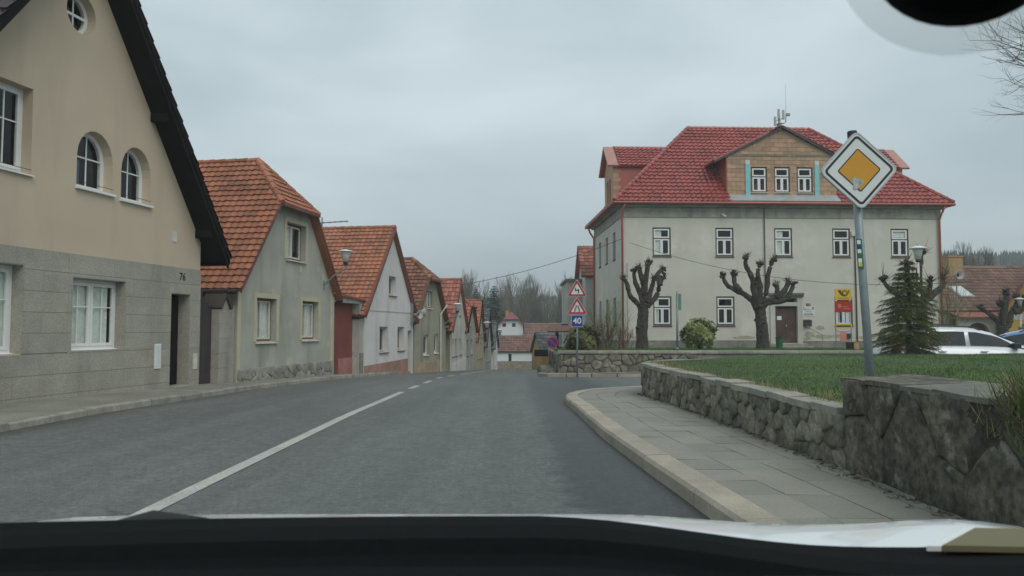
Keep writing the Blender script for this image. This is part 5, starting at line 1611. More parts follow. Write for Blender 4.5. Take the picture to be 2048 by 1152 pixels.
# down the street
e, Zf = far_house('house', 'low white house with brown tiled roof and stone base at the bend', -2.6, 2.45, 86, 92, -4.0, -1.15, .45, 'farwhite', 'fartile', 'x', wins=((2.2, 2.55, -2.4, -1.5), ), eo=.25)
MB().box(-.05, 5.1, -.06, -.001, -.8, 1.7).build('stone_base', mt['stone'], e)
e, Zf = far_house('house', 'white gabled annex joined to the low white house', 2.5, 5.2, 85.6, 92, -4.0, -1.6, .7, 'farwhite', 'fartile', 'y', wins=((.9, 1.5, -2.5, -1.4),), eo=.1)
MB().box(-.03, 2.73, -.06, -.001, -.8, 1.65).build('stone_base', mt['stone'], e)
far_house('house', 'large white house with maroon half-hipped roof and two tiny attic windows', -3.2, 3.0, 104, 113, -4.4, .55, 3.6, 'farwhite', 'maroon', 'y', wins=((1.9, 2.4, 1.55, 2.05), (3.2, 3.7, 1.55, 2.05)), eo=.45, hip=.35, chim=(2.3, 5, .45, 3.75), rows=False)
far_house('house', 'long brown-roofed house behind the low white house', 2.0, 13, 97, 106, -4.2, -.4, 2.0, 'fargrey', 'fartile', 'x', (), .4, chim=(8.2, 3, 1.2, 3.6))
far_house('house', 'brown-roofed house with brick chimney behind the green shrubs', 7.5, 16, 92, 100, -4.0, .1, 3.0, 'chimney', 'fartile', 'x', (), .4, chim=(.5, 3, .9, 4.0))
e, Zf = far_house('house', 'ochre house with patched slate roof beyond the low stone wall', 2.5, 7.3, 65, 69.5, -2.35, -.72, .9, 'orangewall', 'slate', 'x', (), .12, tilt=R(9))
# notice shelter and its signs
ns = empty('notice_shelter', (2.75, 47, -1.35), R(-10), 'brown wooden roofed noticeboard shelter beside the street bend', 'shelter')
for x in (.0, 1.6): MB().box(x - .08, x + .08, -.08, .08, -.2, 2.6).build('post', mt['darkwood'], ns)
MB().slab([(-.55, -.5, 2.5), (2.2, -.5, 2.5), (2.2, .0, 2.85), (-.55, .0, 2.85)], .08).build('roof', mt['fartile'], ns)
MB().slab([(-.55, .5, 2.5), (2.2, .5, 2.5), (2.2, .0, 2.85), (-.55, .0, 2.85)][::-1], .08).build('roof', mt['fartile'], ns)
MB().box(.09, 1.51, -.03, .03, .9, 1.5).build('board', mt['darkwood'], ns)
MB().box(-1.4, -.09, -.02, .02, .95, 1.35).build('side_panel', mt['darkwood'], ns)

# ------------------------------------------------------------------ signs
def rpoly(poly, rad, n=4):
    """round the corners of a convex polygon given in x,z"""
    out = []
    k = len(poly)
    for i in range(k):
        p, a, b = Vector(poly[i]), Vector(poly[i - 1]), Vector(poly[(i + 1) % k])
        u, v = (a - p).normalized(), (b - p).normalized()
        half = u.angle(v) / 2
        t = rad / math.tan(half)
        c = p + (u + v).normalized() * rad / math.sin(half)
        s0, s1 = p + u * t - c, p + v * t - c
        for j in range(n + 1):
            w_ = s0.lerp(s1, j / n).normalized() * rad + c
            out.append((w_.x, w_.y))
    return out
def scalep(poly, cx, cz, s): return [(cx + (x - cx) * s, cz + (z - cz) * s) for x, z in poly]
def strokes(m, pts, wd, y):
    for a, b in zip(pts, pts[1:]):
        a, b = Vector(a), Vector(b); d = (b - a).normalized(); n = Vector((-d.y, d.x)) * wd / 2
        a -= d * wd * .25; b += d * wd * .25
        m.add([(q.x, y, q.y) for q in (a - n, b - n, b + n, a + n)], [(0, 1, 2, 3)])
    return m

ps = empty('priority_road_sign', (3.14, 6.75, .56), 0, 'leaning post with white and orange-yellow diamond priority sign, scraped at the bottom', 'road sign')
ps.rotation_euler = (0, R(-2.9), R(2))
MB().tube([(0, 0, -.3), (0, 0, 2.44)], .035, 16).build('pole', mt['galv'], ps, smooth=True)
MB().lathe([(.041, 2.40), (.042, 2.455), (.038, 2.465)], 16).build('pole_cap', mt['blackmetal'], ps)
cz, H = 2.10, .352
dia = lambda h: [(0, cz - h), (h, cz), (0, cz + h), (-h, cz)]
pb = rpoly(dia(H), .05)
plate = MB().prism(pb, -.075, -.055).build('sign_plate', mt['signwhite'], ps)
rim_ = MB().facade(rpoly(dia(H + .002), .052), [rpoly(dia(H - .014), .045)], -.078, -.05).build('plate_edge', mt['zinc'], ps)
MB().facade(rpoly(dia(H - .036), .035), [rpoly(dia(H - .064), .022)], -.0775, -.0765).build('black_border', mt['signblack'], ps)
MB().facade(rpoly(dia(.196), .02), [rpoly(dia(.182), .012)], -.0775, -.0765).build('black_outline', mt['signblack'], ps)
MB().facade(rpoly(dia(.181), .012), [], -.0772, -.0762).build('yellow_field', mt['signyellow'], ps)
pe = []
for i in range(26):
    t = 6.283 * i / 26; r_ = .052 * (1 + .35 * math.sin(t * 3 + 1) * .6 + rnd.uniform(-.22, .22))
    pe.append((-.028 + r_ * 1.05 * math.cos(t), cz - .112 + r_ * math.sin(t)))
MB().facade(pe, [], -.0788, -.0782).build('scraped_patch', M('scraped_metal', (.42, .44, .41), .5, .45, 22, .4, 70), ps)
for zz in (1.95, 2.25): MB().box(-.06, .06, -.055, .04, zz - .02, zz + .02).build('clamp', mt['zinc'], ps)
st = MB().box(-.055, -.005, -.045, -.036, 1.24, 1.50).build('sticker_strip', mt['green'], ps)
for z0, c_ in ((1.455, 'signwhite'), (1.415, 'signblue'), (1.375, 'signwhite'), (1.335, 'green'), (1.295, 'signwhite'), (1.26, 'lime')):
    MB().box(-.052, -.02, -.0475, -.0455, z0, z0 + .034).build('sticker', mt[c_], st)

ws = empty('warning_sign_post', (2.26, 26.75, -.22), R(-3), 'grey post with two red triangular warning signs and a blue 40 plate', 'road sign')
MB().tube([(0, 0, -.3), (0, 0, 3.1)], .033, 10).build('pole', mt['galv'], ws, smooth=True)
def tri(zb, s, off=0): return [(-s / 2, zb), (s / 2, zb), (0, zb + s * .866)]
for zb, kind_ in ((2.62, 'bend'), (2.0, 'narrow')):
    t0 = rpoly(tri(zb, .70), .03); cc_ = zb + .70 * .289
    pl_ = MB().prism(t0, -.06, -.045).build('triangle_plate', mt['signwhite'], ws)
    MB().facade(scalep(t0, 0, cc_, .95), [rpoly(scalep(tri(zb, .70), 0, cc_, .63), .015)], -.063, -.061).build('red_border', mt['signred'], pl_)
    m = MB()
    if kind_ == 'bend': strokes(m, [(-.05, cc_ + .085), (-.055, cc_ - .01), (.055, cc_ + .03), (.05, cc_ - .085)], .036, -.064)
    else:
        strokes(m, [(-.03, cc_ + .10), (-.035, cc_ + .03), (-.075, cc_ - .04), (-.078, cc_ - .11)], .034, -.064)
        strokes(m, [(.03, cc_ + .10), (.035, cc_ + .03), (.075, cc_ - .04), (.078, cc_ - .11)], .034, -.064)
    m.build('symbol', mt['signblack'], pl_)
bl = MB().prism(rpoly(rect(-.2, .2, 1.57, 1.97), .02), -.06, -.045).build('speed_plate', mt['signwhite'], ws)
MB().facade(rpoly(rect(-.188, .188, 1.582, 1.958), .02), [], -.0625, -.061).build('blue_field', mt['signblue'], bl)
text('40', .29, mt['signwhite'], bl, (0, -.064, 1.765), bold=.006)

# small signs down the street
np_ = empty('no_parking_sign', (2.55, 44.5, -1.25), 0, 'round blue no-parking sign with red rim on a post by the shelter', 'road sign')
MB().tube([(0, 0, -.2), (0, 0, 2.1)], .03, 8).build('pole', mt['galv'], np_)
ax = Matrix.Rotation(R(90), 3, 'X')
MB().lathe([(.33, 0), (.33, .02)], 24, (-.22, -.05, 1.75), ax).build('red_rim', mt['signred'], np_)
MB().lathe([(.26, 0), (.26, .005)], 24, (-.22, -.071, 1.75), ax).build('blue_field', mt['signblue'], np_)
strokes(MB(), [(-.4, 1.93), (-.04, 1.57)], .06, -.079).build('red_bar', mt['signred'], np_)
ds = empty('small_diamond_sign', (2.3, 47.5, -1.25), 0, 'tiny white diamond marker on a low white post near the ochre house', 'marker')
MB().tube([(0, 0, -.1), (0, 0, .9)], .02, 6).build('post', mt['whiteold'], ds)
MB().prism([(0, .76), (.14, .9), (0, 1.04), (-.14, .9)], -.03, -.01).build('diamond', mt['signwhite'], ds)
MB().box(-.09, .09, -.03, -.012, .5, .72).build('plate', mt['signwhite'], ds)
bs = empty('blue_sign', (3.55, 52, .2), 0, 'small dark blue sign with two white symbols on a pole beside the bend', 'road sign')
MB().box(-.22, .22, -.03, 0, 1.05, 1.42).build('plate', mt['signblue'], bs)
MB().tube([(0, .03, -2.2), (0, .03, 1.4)], .03, 6).build('pole', mt['galv'], bs)
for x in (-.1, .1): MB().box(x - .05, x + .05, -.034, -.031, 1.18, 1.29).build('symbol', mt['signwhite'], bs)

# thin post with blade sign, wood stump, post office board
gp_ = empty('stop_post', (7.06, 33, .33), 0, 'slim grey post with a narrow green blade sign beside the leafy bush', 'sign post')
MB().tube([(0, 0, -.3), (.03, 0, 2.55)], .045, 10).build('pole', mt['galv'], gp_, smooth=True)
MB().lathe([(.09, -.1), (.075, .1), (.05, .16)], 10).build('base', mt['galv'], gp_)
MB().box(-.02, .19, -.04, .04, 1.75, 2.45).build('blade_sign', mt['greygreen'], gp_)
sp_ = empty('wood_stump', (14.0, 31.8, .38), R(20), 'short cut log with pale split face standing on the lawn', 'log')
MB().lathe([(.24, -.1), (.23, .1), (.24, .36)], 12).build('bark', mt['bark'], sp_)
MB().lathe([(.225, .36), (.2, .372)], 12).build('cut_top', mt['cutwood'], sp_)
MB().slab([(-.12, -.262, .0), (.14, -.262, .0), (.14, -.258, .34), (-.12, -.258, .34)], .03).build('split_face', mt['cutwood'], sp_)

po = empty('post_office_board', (15.98, 38, .2), R(1), 'tall frame with yellow post-horn panel above a red panel on two poles', 'sign board')
for x in (-.02, .74): MB().tube([(x, 0, -.3), (x, 0, 2.6)], .025, 8).build('pole', mt['galv'], po)
yp = MB().box(-.05, .77, -.07, -.03, 2.50, 3.06).build('yellow_panel', mt['postyellow'], po)
cx_, cz_ = .38, 2.83
MB().facade(circ(cx_ + .05, cz_, .15), [circ(cx_ + .055, cz_ + .01, .085)], -.075, -.072).build('horn_ring', mt['postdark'], yp)
MB().facade([(.08, 2.985), (.24, 2.985), (.27, 2.86), (.33, 2.76), (.42, 2.70), (.42, 2.665), (.30, 2.69), (.2, 2.77), (.13, 2.88)], [], -.0765, -.0755).build('horn_bell', mt['postdark'], yp)
MB().facade([(.60, 2.98), (.67, 2.98), (.65, 2.87), (.58, 2.78), (.56, 2.81), (.6, 2.88)], [], -.0765, -.0755).build('horn_mouthpiece', mt['postdark'], yp)
text('ČESKÁ POŠTA', .085, mt['postdark'], yp, (.37, -.073, 2.58))
rp = MB().box(-.05, .77, -.07, -.03, 1.90, 2.44).build('red_panel', mt['signred'], po)
m = MB()
for a in range(4):
    q = circ(.16 + .05 * math.cos(a * 1.571 + .785), 2.2 + .05 * math.sin(a * 1.571 + .785), .052, 14)
    m.facade(q, [circ(q[0][0] - .052, q[0][1], .034, 14)], -.075 - a * .0006, -.072)
m.build('knot_emblem', mt['gold'], rp)
text('Poštovní', .085, mt['gold'], rp, (.47, -.073, 2.17)); text('spořitelna', .085, mt['gold'], rp, (.49, -.073, 2.08))
for a, b in ((.02, .09), (.12, .15), (.46, .63)): MB().box(a, b, -.05, -.04, 1.32, 1.895).build('notice_strip', mt['signwhite'], po)
for z in (1.45, 1.8): MB().box(-.02, .74, -.038, -.03, z, z + .02).build('rail', mt['galv'], po)
yl = MB().box(-.05, .75, -.07, -.03, 1.10, 1.33).build('yellow_panel', mt['postyellow'], po)
MB().box(-.02, .7, -.074, -.071, 1.17, 1.25).build('black_bar', mt['postdark'], yl)
MB().box(.15, .48, -.05, -.035, .46, .92).build('pink_notice', mt['pink'], po)
MB().box(-.02, .74, -.034, -.02, .93, .96).build('rail', mt['galv'], po); MB().box(-.02, .74, -.034, -.02, .41, .44).build('rail', mt['galv'], po)
bn = empty('litter_bin', (TH[0] + 8.45, 42.2, .18), 0, 'small green litter bin beside the hall door steps', 'litter bin')
MB().lathe([(.17, 0), (.2, .55), (.21, .58)], 12).build('bin_body', mt['green'], bn)
MB().lathe([(.215, .58), (.2, .66), (.06, .72)], 12).build('lid', mt['blackmetal'], bn)

# lamp posts on the square
def lamp_post(loc, h, label):
    e = empty('street_lamp', loc, 0, label, 'street lamp')
    MB().tube([(0, 0, -.2), (0, 0, 1.0), (0, 0, 1.02), (0, 0, h)], [.075, .07, .05, .04], 10).build('pole', mt['whiteold'], e, smooth=True)
    MB().lathe([(.05, h), (.09, h + .04), (.08, h + .1)], 14).build('socket', mt['blackmetal'], e)
    MB().lathe([(.1, h + .1), (.16, h + .42), (.18, h + .48)], 16).build('lamp_shade', mt['lampglass'], e, smooth=True)
    MB().lathe([(.19, h + .48), (.32, h + .5), (.30, h + .53), (.08, h + .6)], 18).build('cap', mt['white'], e, smooth=True)
    return e
lamp_post((14.92, 28.2, .42), 3.3, 'white park lamp rising behind the little spruce')
lamp_post((29.7, 45, -.2), 2.7, 'white street lamp in front of the yellow house')

# ------------------------------------------------------------------ trees
def limb(m, pts, r0, r1, n=8, wob=.12, sub=3):
    P = [Vector(p) for p in pts]
    Q = []
    for i in range(len(P) - 1):
        p0, p1, p2, p3 = P[max(i - 1, 0)], P[i], P[i + 1], P[min(i + 2, len(P) - 1)]
        for k in range(sub):
            t = k / sub
            Q.append(.5 * ((2 * p1) + (p2 - p0) * t + (2 * p0 - 5 * p1 + 4 * p2 - p3) * t * t + (3 * p1 - p0 - 3 * p2 + p3) * t ** 3))
    Q.append(P[-1])
    rs = [lerp(r0, r1, i / (len(Q) - 1)) for i in range(len(Q))]
    m.tube(Q, rs, n, wob)
    return Q
def knob(m, p, r_):
    n = 7
    base = len(m.v)
    for a, z in ((.5, -.9), (1.0, -.35), (1.1, .2), (.8, .7), (.3, .95)):
        for k in range(n):
            t = 6.283 * k / n; q = a * rnd.uniform(.7, 1.3) * r_
            m.v.append((p[0] + q * math.cos(t), p[1] + q * math.sin(t), p[2] + z * r_))
    for i in range(4):
        for k in range(n):
            j = (k + 1) % n
            m.f.append((base + i * n + k, base + i * n + j, base + (i + 1) * n + j, base + (i + 1) * n + k))
    m.f.append(tuple(base + 4 * n + k for k in range(n)))
def lumps(m, Q, lr):
    for q in Q[1:-1]:
        if rnd.random() < .22:
            a = rnd.uniform(0, 6.28); o_ = Vector((math.cos(a), math.sin(a), rnd.uniform(-.4, .4))) * lr * .6
            knob(m, q + o_, lr * rnd.uniform(.3, .5))
def pollard(loc, trunk, limbs, sc_, cx, cy, label, r_base, lr=.13, bud=False):
    e = empty('pollard_tree', loc, 0, label, 'tree', None)
    def cv(q, y): return ((q[0] - cx) * sc_, y, (cy - q[1]) * sc_)
    m = MB()
    T = [cv(q, 0) for q in trunk]
    T[0] = (T[0][0], 0, -.2)
    Q = limb(m, T, r_base, r_base * .82, 16, .09, 6)
    m.tube([(T[0][0], 0, -.25), (T[0][0], 0, .05), (T[0][0], 0, .45)], [r_base * 1.45, r_base * 1.18, r_base * .98], 14, .1)
    for q in Q[2:]:
        if rnd.random() < .5:
            a = rnd.uniform(0, 6.28); knob(m, q + Vector((math.cos(a), math.sin(a), 0)) * r_base * .8, r_base * rnd.uniform(.2, .4))
    m.build('trunk', mt['bark'], e, smooth=False)
    c = MB(); tw_m = MB()
    for L in limbs:
        yy = rnd.uniform(-.5, .5); k = len(L)
        pts = [cv((q[0] + (rnd.uniform(-9, 9) if 0 < i < k - 1 else 0), q[1] + (rnd.uniform(-9, 9) if 0 < i < k - 1 else 0)), yy * i / (k - 1)) for i, q in enumerate(L)]
        Q = limb(c, pts, lr * rnd.uniform(1.1, 1.35), lr * .6, 10, .26, 5)
        lumps(c, Q, lr)
        for i in range(4): knob(c, Q[-1] + Vector((rnd.gauss(0, .5), rnd.gauss(0, .5), rnd.gauss(0, .6))) * lr, lr * rnd.uniform(.4, .8))
        for i in range(46):
            b0 = Q[-1] if i < 34 else Q[rnd.randrange(len(Q) // 2, len(Q))]
            d = Vector((rnd.gauss(0, 1), rnd.gauss(0, 1), rnd.gauss(.35, .8))).normalized()
            l = rnd.uniform(.06, .26) * (2.2 if bud and rnd.random() < .5 else 1) * (1 if i < 34 else .6)
            b = b0 + d * lr * .6
            tw_m.tube([b, b + d * l * .5 + Vector((0, 0, l * .1)), b + d * l + Vector((0, 0, l * .3))], [.014, .010, .004], 3)
    c.build('crown', mt['bark'], e, smooth=False)
    tag(tw_m.build('twigs', mt['bark'], e), kind='stuff')
    return e
pollard((6.4, 38, .2), [(785, 850), (785, 700), (795, 580), (797, 490)],
        [[(790, 530), (740, 490), (690, 420), (662, 340), (640, 295)], [(798, 510), (780, 400), (748, 320), (735, 240)], [(800, 470), (800, 340), (840, 240), (862, 160)], [(802, 330), (775, 270), (768, 210)],
         [(820, 480), (868, 400), (890, 290)], [(830, 510), (905, 430), (940, 330), (968, 285)], [(930, 350), (925, 255), (965, 215)], [(800, 420), (820, 300), (825, 200)]], .00643, 785, 850, 'dark pollarded tree with knobbly stubs at the left corner of the pale hall', .30)
pollard((12.35, 38, .2), [(465, 940), (462, 800), (452, 690), (448, 610)],
        [[(430, 650), (390, 575), (300, 520), (230, 470), (195, 395)], [(310, 525), (285, 450), (275, 380)], [(425, 620), (400, 500), (382, 400), (350, 330), (355, 262)], [(440, 600), (447, 480), (430, 380), (460, 312)],
         [(465, 600), (495, 510), (512, 400), (530, 310), (550, 280)], [(470, 620), (560, 560), (582, 520), (580, 460)], [(500, 590), (620, 578), (685, 510), (705, 455)], [(570, 560), (640, 500), (662, 440)], [(410, 520), (420, 470), (415, 430)]], .00686, 465, 940, 'dark pollarded tree with spiky stubs in front of the hall door', .30, .135)
pollard((18.6, 35, .25), [(520, 990), (525, 850), (520, 720), (515, 650)],
        [[(515, 700), (460, 600), (440, 480), (440, 420)], [(515, 680), (400, 640), (330, 580), (300, 525)], [(520, 660), (510, 520), (525, 420), (530, 350)], [(530, 680), (620, 620), (680, 560), (695, 510)], [(525, 660), (560, 600), (560, 540)]], .0071, 520, 990, 'budding pollarded tree behind the spruce and white lamp', .26, .13, True)
pollard((28.5, 45, -.25), [(650, 1010), (655, 900), (670, 790), (672, 720)],
        [[(665, 800), (640, 680), (560, 610), (470, 530)], [(668, 760), (670, 600), (655, 480), (600, 480)], [(672, 700), (700, 560), (730, 420), (720, 370)], [(675, 770), (740, 700), (780, 590), (850, 470), (840, 420)], [(800, 580), (870, 540), (890, 420)]], .0058, 650, 1010, 'pollarded tree in front of the yellow house', .36, .17)

def branch(m, p, d, l, r_, lev, maxlev, rg, spread=.55, up=.15, nside=None, kids=(3, 4)):
    seg = 3 if lev < 2 else 2
    P = [p]; q = p; dd = d
    for i in range(seg):
        dd = (dd + Vector((rg.gauss(0, .12), rg.gauss(0, .12), rg.gauss(up * .5, .08)))).normalized()
        q = q + dd * l / seg; P.append(q)
    n = 6 if lev == 0 else (4 if lev == 1 else 3)
    m.tube(P, [lerp(r_, r_ * .6, i / seg) for i in range(seg + 1)], n)
    if lev >= maxlev: return
    k = rg.randint(*kids)
    for i in range(k):
        t = rg.uniform(.35, 1.0) if i else 1.0
        b = P[0].lerp(P[-1], t) if t < 1 else P[-1]
        if t < 1:
            f = t * seg; j = min(seg - 1, int(f)); b = P[j].lerp(P[j + 1], f - j)
        nd = (dd + Vector((rg.gauss(0, spread), rg.gauss(0, spread), rg.gauss(up, spread * .6)))).normalized()
        branch(m, b, nd, l * rg.uniform(.55, .8), r_ * rg.uniform(.42, .6), lev + 1, maxlev, rg, spread, up, None, kids)

# bare tree whose twigs enter the frame from the right
bt = empty('bare_tree', (12.2, 15.2, .66), 0, 'tall bare tree on the lawn reaching fine twigs over the white car', 'tree')
MB().tube([(0, 0, -.2), (.05, 0, 2.5), (0, .05, 5.2), (.1, 0, 7.5)], [.26, .2, .14, .07], 10, .06).build('trunk', mt['bark'], bt, smooth=True)
m = MB(); rg = random.Random(4)
for (z0, tx, tz, l) in ((4.6, -2.3, 5.35, 1), (5.0, -2.5, 6.1, 1), (5.4, -2.2, 6.9, 1), (5.2, -2.7, 5.75, 1), (4.9, -1.9, 5.0, 1), (5.6, -2.0, 6.5, 1), (5.3, -2.4, 6.5, 1)):
    a = Vector((0, 0, z0)); b = Vector((tx, rg.uniform(-.7, .7), tz))
    P = [a, a.lerp(b, .35) + Vector((0, 0, .15)), a.lerp(b, .7) + Vector((0, 0, .06)), b]
    m.tube(P, [.035, .022, .013, .004], 5)
    for i in range(13):
        t = rg.uniform(.3, .98)
        q = a.lerp(b, t) + Vector((0, 0, .05))
        d = ((b - a).normalized() + Vector((rg.gauss(0, .35), rg.gauss(0, .7), rg.gauss(-.15, .45)))).normalized()
        branch(m, q, d, rg.uniform(.3, .65), .007, 2, 4, rg, .5, .12, None, (2, 3))
for i in range(7):
    d = Vector((rg.uniform(.2, 1), rg.uniform(-1, 1), rg.uniform(.2, 1))).normalized()
    branch(m, Vector((0, 0, rg.uniform(4, 7.3))), d, rg.uniform(1.2, 2), .05, 1, 4, rg)
m.build('crown', mt['wire'] if False else mt['twig'], bt)

def bare_variant(seed, h):
    rg = random.Random(seed)
    t = MB(); c = MB()
    lean = rg.uniform(-.04, .04)
    P = [Vector((0, 0, -.6)), Vector((lean * h * .3, 0, h * .3)), Vector((lean * h * .6, rg.uniform(-.2, .2), h * .6)), Vector((lean * h, 0, h * .95))]
    t.tube(P, [h * .014, h * .011, h * .007, h * .002], 6)
    for i in range(20):
        f = rg.uniform(.28, .97); k = f * 3; j = min(2, int(k)); p = P[j].lerp(P[j + 1], k - j)
        a = rg.uniform(0, 6.283); s_ = .85 * (1 - f) + .35
        d = Vector((math.cos(a) * s_, math.sin(a) * s_, 1.0)).normalized()
        branch(c, p, d, h * .20 * (1.15 - f * .55), h * .0042, 1, 4, rg, .33, .35, None, (3, 4))
    return t, c
def conifer(seed, h, r_):
    rg = random.Random(seed)
    t = MB().tube([(0, 0, -.5), (0, 0, h)], [h * .016, .02], 6); c = MB()
    z = h * .14
    while z < h * .99:
        f = (z / h); rr_ = r_ * (1 - f) ** .65 * rg.uniform(.75, 1.15) + .15
        for i in range(int(11 + 9 * (1 - f))):
            a = rg.uniform(0, 6.283); l = rr_ * rg.uniform(.6, 1.1)
            ca, sa = math.cos(a), math.sin(a)
            dr_ = rg.uniform(.1, .45) * l
            for j in range(4):
                f0 = (j + .1) / 4; w_ = .34 * l * (1.1 - f0) + .07
                x, y_, zz = ca * l * f0, sa * l * f0, z - dr_ * f0
                x1, y1, z1 = ca * l * (f0 + .34), sa * l * (f0 + .34), z - dr_ * (f0 + .34) + rg.uniform(-.08, .06)
                s_ = rg.uniform(-.15, .15)
                c.add([(x - sa * w_, y_ + ca * w_, zz - w_ * .5), (x, y_, zz + .06), (x + sa * w_, y_ - ca * w_, zz - w_ * .5), (x1 + s_, y1, z1)], [(0, 1, 3), (1, 2, 3)])
        z += h * .026 * rg.uniform(.8, 1.2)
    return t, c
def tree_copies(name, label, var, mb, mc, spots, group):
    me = [(t.mesh('trunk', mb), c.mesh('crown', mc)) for t, c in var]
    for i, (x, y, s_) in enumerate(spots):
        a, b = me[i % len(me)]
        e = empty(name, (x, y, G(x, y) - .1), rnd.uniform(0, 6.28), label, 'tree', group)
        e.scale = (s_ * rnd.uniform(.85, 1.1), s_ * rnd.uniform(.85, 1.1), s_)
        link('trunk', a, e); link('crown', b, e)
spots = []
rg = random.Random(77)
for i in range(52):
    y = rg.uniform(122, 165); px = rg.uniform(905, 1215); x = (px - 1024) / 1540 * y
    spots.append((x, y, (rg.uniform(11.5, 14.5) + (y - 120) * .02) / 12))
tree_copies('bare_tree', 'tall thin bare tree in the wooded strip beyond the street', [bare_variant(s, 12) for s in (1, 2, 3, 4)], mt['fartwig'], mt['fartwig'], spots, 'bare trees beyond the street')
tree_copies('conifer', 'dark tall conifer among the bare trees beyond the terrace', [conifer(s, 13, 3.4) for s in (1, 2)], mt['bark'], mt['farneedle'], [(-5.4, 118, .92), (-3.4, 124, .88), (-2.7, 116, .95), (-6.8, 126, .8), (-4.3, 121, .84), (-1.4, 128, .7)], 'conifers beyond the terrace')
spots = [((px - 1024) / 1540 * y, y, s_) for px, y, s_ in ((1905, 84, .80), (1930, 88, .86), (1952, 85, .82), (1975, 90, .84), (1995, 92, .74), (1890, 90, .8))]
tree_copies('bare_tree', 'round bare tree rising behind the house with the skylight', [bare_variant(s, 12) for s in (11, 12)], mt['fartwig'], mt['fartwig'], spots, 'bare trees behind the skylight house')
# wooded hills as one mass
m = MB(); vt = [conifer(s, 9, 2.2) for s in (5, 6)]
cv_ = []
for t_, c_ in vt:
    cv_.append((c_.v[::1], c_.f[::1]))
rg = random.Random(9)
low = MB()
for i in range(5):
    z = i / 5
    pass
def cone_tree(m, x, y, z, h, r_):
    n = 6
    for k, (a, b, c_) in enumerate(((0.1, .55, 1.0), (.35, .8, .7), (.6, 1.0, .42))):
        base = len(m.v)
        for i in range(n):
            t = 6.283 * i / n + k; q = r_ * c_ * rg.uniform(.7, 1.2)
            m.v.append((x + q * math.cos(t), y + q * math.sin(t), z + h * a + rg.uniform(-.3, .3)))
        m.v.append((x, y, z + h * b))
        for i in range(n): m.f.append((base + i, base + (i + 1) % n, base + n))
for i in range(2200):
    y = rg.uniform(290, 520); px = rg.uniform(1850, 2400); x = (px - 1024) / 1540 * y
    cone_tree(m, x, y, G(x, y) - 1, rg.uniform(6, 10), rg.uniform(1.5, 2.4))
for i in range(1500):
    y = rg.uniform(330, 620); px = rg.uniform(700, 1260); x = (px - 1024) / 1540 * y
    cone_tree(m, x, y, G(x, y) - 1, rg.uniform(4, 8), rg.uniform(1.5, 2.4))
tag(m.build('far_wood', mt['farneedle']), 'dark wooded hillside far behind the village', 'wood', kind='stuff')
# undergrowth behind the far houses
m = MB()
for i in range(130):
    y = rg.uniform(112, 150); px = rg.uniform(880, 1240); x = (px - 1024) / 1540 * y
    b = Vector((x, y, G(x, y) - .2))
    for k in range(9):
        d = Vector((rg.gauss(0, .45), rg.gauss(0, .45), 1)).normalized()
        branch(m, b, d, rg.uniform(.9, 1.8), .05, 2, 4, rg, .45, .2, None, (3, 4))
tag(m.build('undergrowth', mt['fartwig']), 'tangled bare undergrowth below the far trees', 'undergrowth', kind='stuff')

# ------------------------------------------------------------------ shrubs
def leafy(parent, n, R_, zc, zr, mat, ls, rg, name='foliage', lw=.38, droop=.1):
    m = MB()
    for i in range(n):
        a = rg.uniform(0, 6.283); u = rg.uniform(-.85, 1); rad = rg.uniform(.55, 1.0) ** .5 * (1 + .18 * math.sin(a * 3 + u * 4))
        s_ = math.sqrt(max(0, 1 - u * u))
        c = Vector((math.cos(a) * s_ * R_ * rad, math.sin(a) * s_ * R_ * rad, zc + u * zr * rad))
        o_ = Vector((c.x, c.y, (c.z - zc) * 1.1 + .25)).normalized()
        k = rg.randint(5, 8)
        for j in range(k):
            t = 6.283 * j / k + rg.uniform(-.3, .3)
            side = o_.cross(Vector((0, 0, 1)) if abs(o_.z) < .9 else Vector((1, 0, 0))).normalized(); up_ = o_.cross(side)
            d = (side * math.cos(t) + up_ * math.sin(t) + o_ * rg.uniform(.1, .9)).normalized()
            l = ls * rg.uniform(.7, 1.2); w_ = (d.cross(o_)).normalized() * l * lw * .5
            p = c + d * .01
            m.add([p, p + d * l * .5 + w_ + Vector((0, 0, -droop * l * .2)), p + d * l - Vector((0, 0, droop * l)), p + d * l * .5 - w_ + Vector((0, 0, -droop * l * .2))], [(0, 1, 2), (0, 2, 3)])
    return m.build(name, mat, parent)
rh = empty('rhododendron_bush', (8.0, 33, .33), 0, 'rounded leafy light green bush on the hall lawn', 'bush')
leafy(rh, 620, .68, .72, .62, mt['leaf'], .15, random.Random(3))
m = MB(); rg = random.Random(8)
for i in range(7):
    a = rg.uniform(0, 6.28); m.tube([(0, 0, -.1), (.15 * math.cos(a), .15 * math.sin(a), .3), (.4 * math.cos(a), .4 * math.sin(a), .8)], [.05, .035, .015], 5)
m.build('stems', mt['bark'], rh)
hb = empty('round_hedge_bush', (2.75, 30.0, .35), 0, 'olive green dense bush at the end of the low stone wall', 'bush')
leafy(hb, 700, .62, .45, .62, mt['hedge'], .10, random.Random(5), lw=.5)
MB().tube([(0, 0, -.3), (0, 0, .5)], [.08, .04], 6).build('stems', mt['bark'], hb)
hb = empty('round_hedge_bush', (23.6, 35.3, -.2), 0, 'dark green clipped bush at the edge of the square', 'bush')
leafy(hb, 700, .75, .75, .85, mt['hedge'], .10, random.Random(6), lw=.5)
MB().tube([(0, 0, -.3), (0, 0, .5)], [.08, .04], 6).build('stems', mt['bark'], hb)
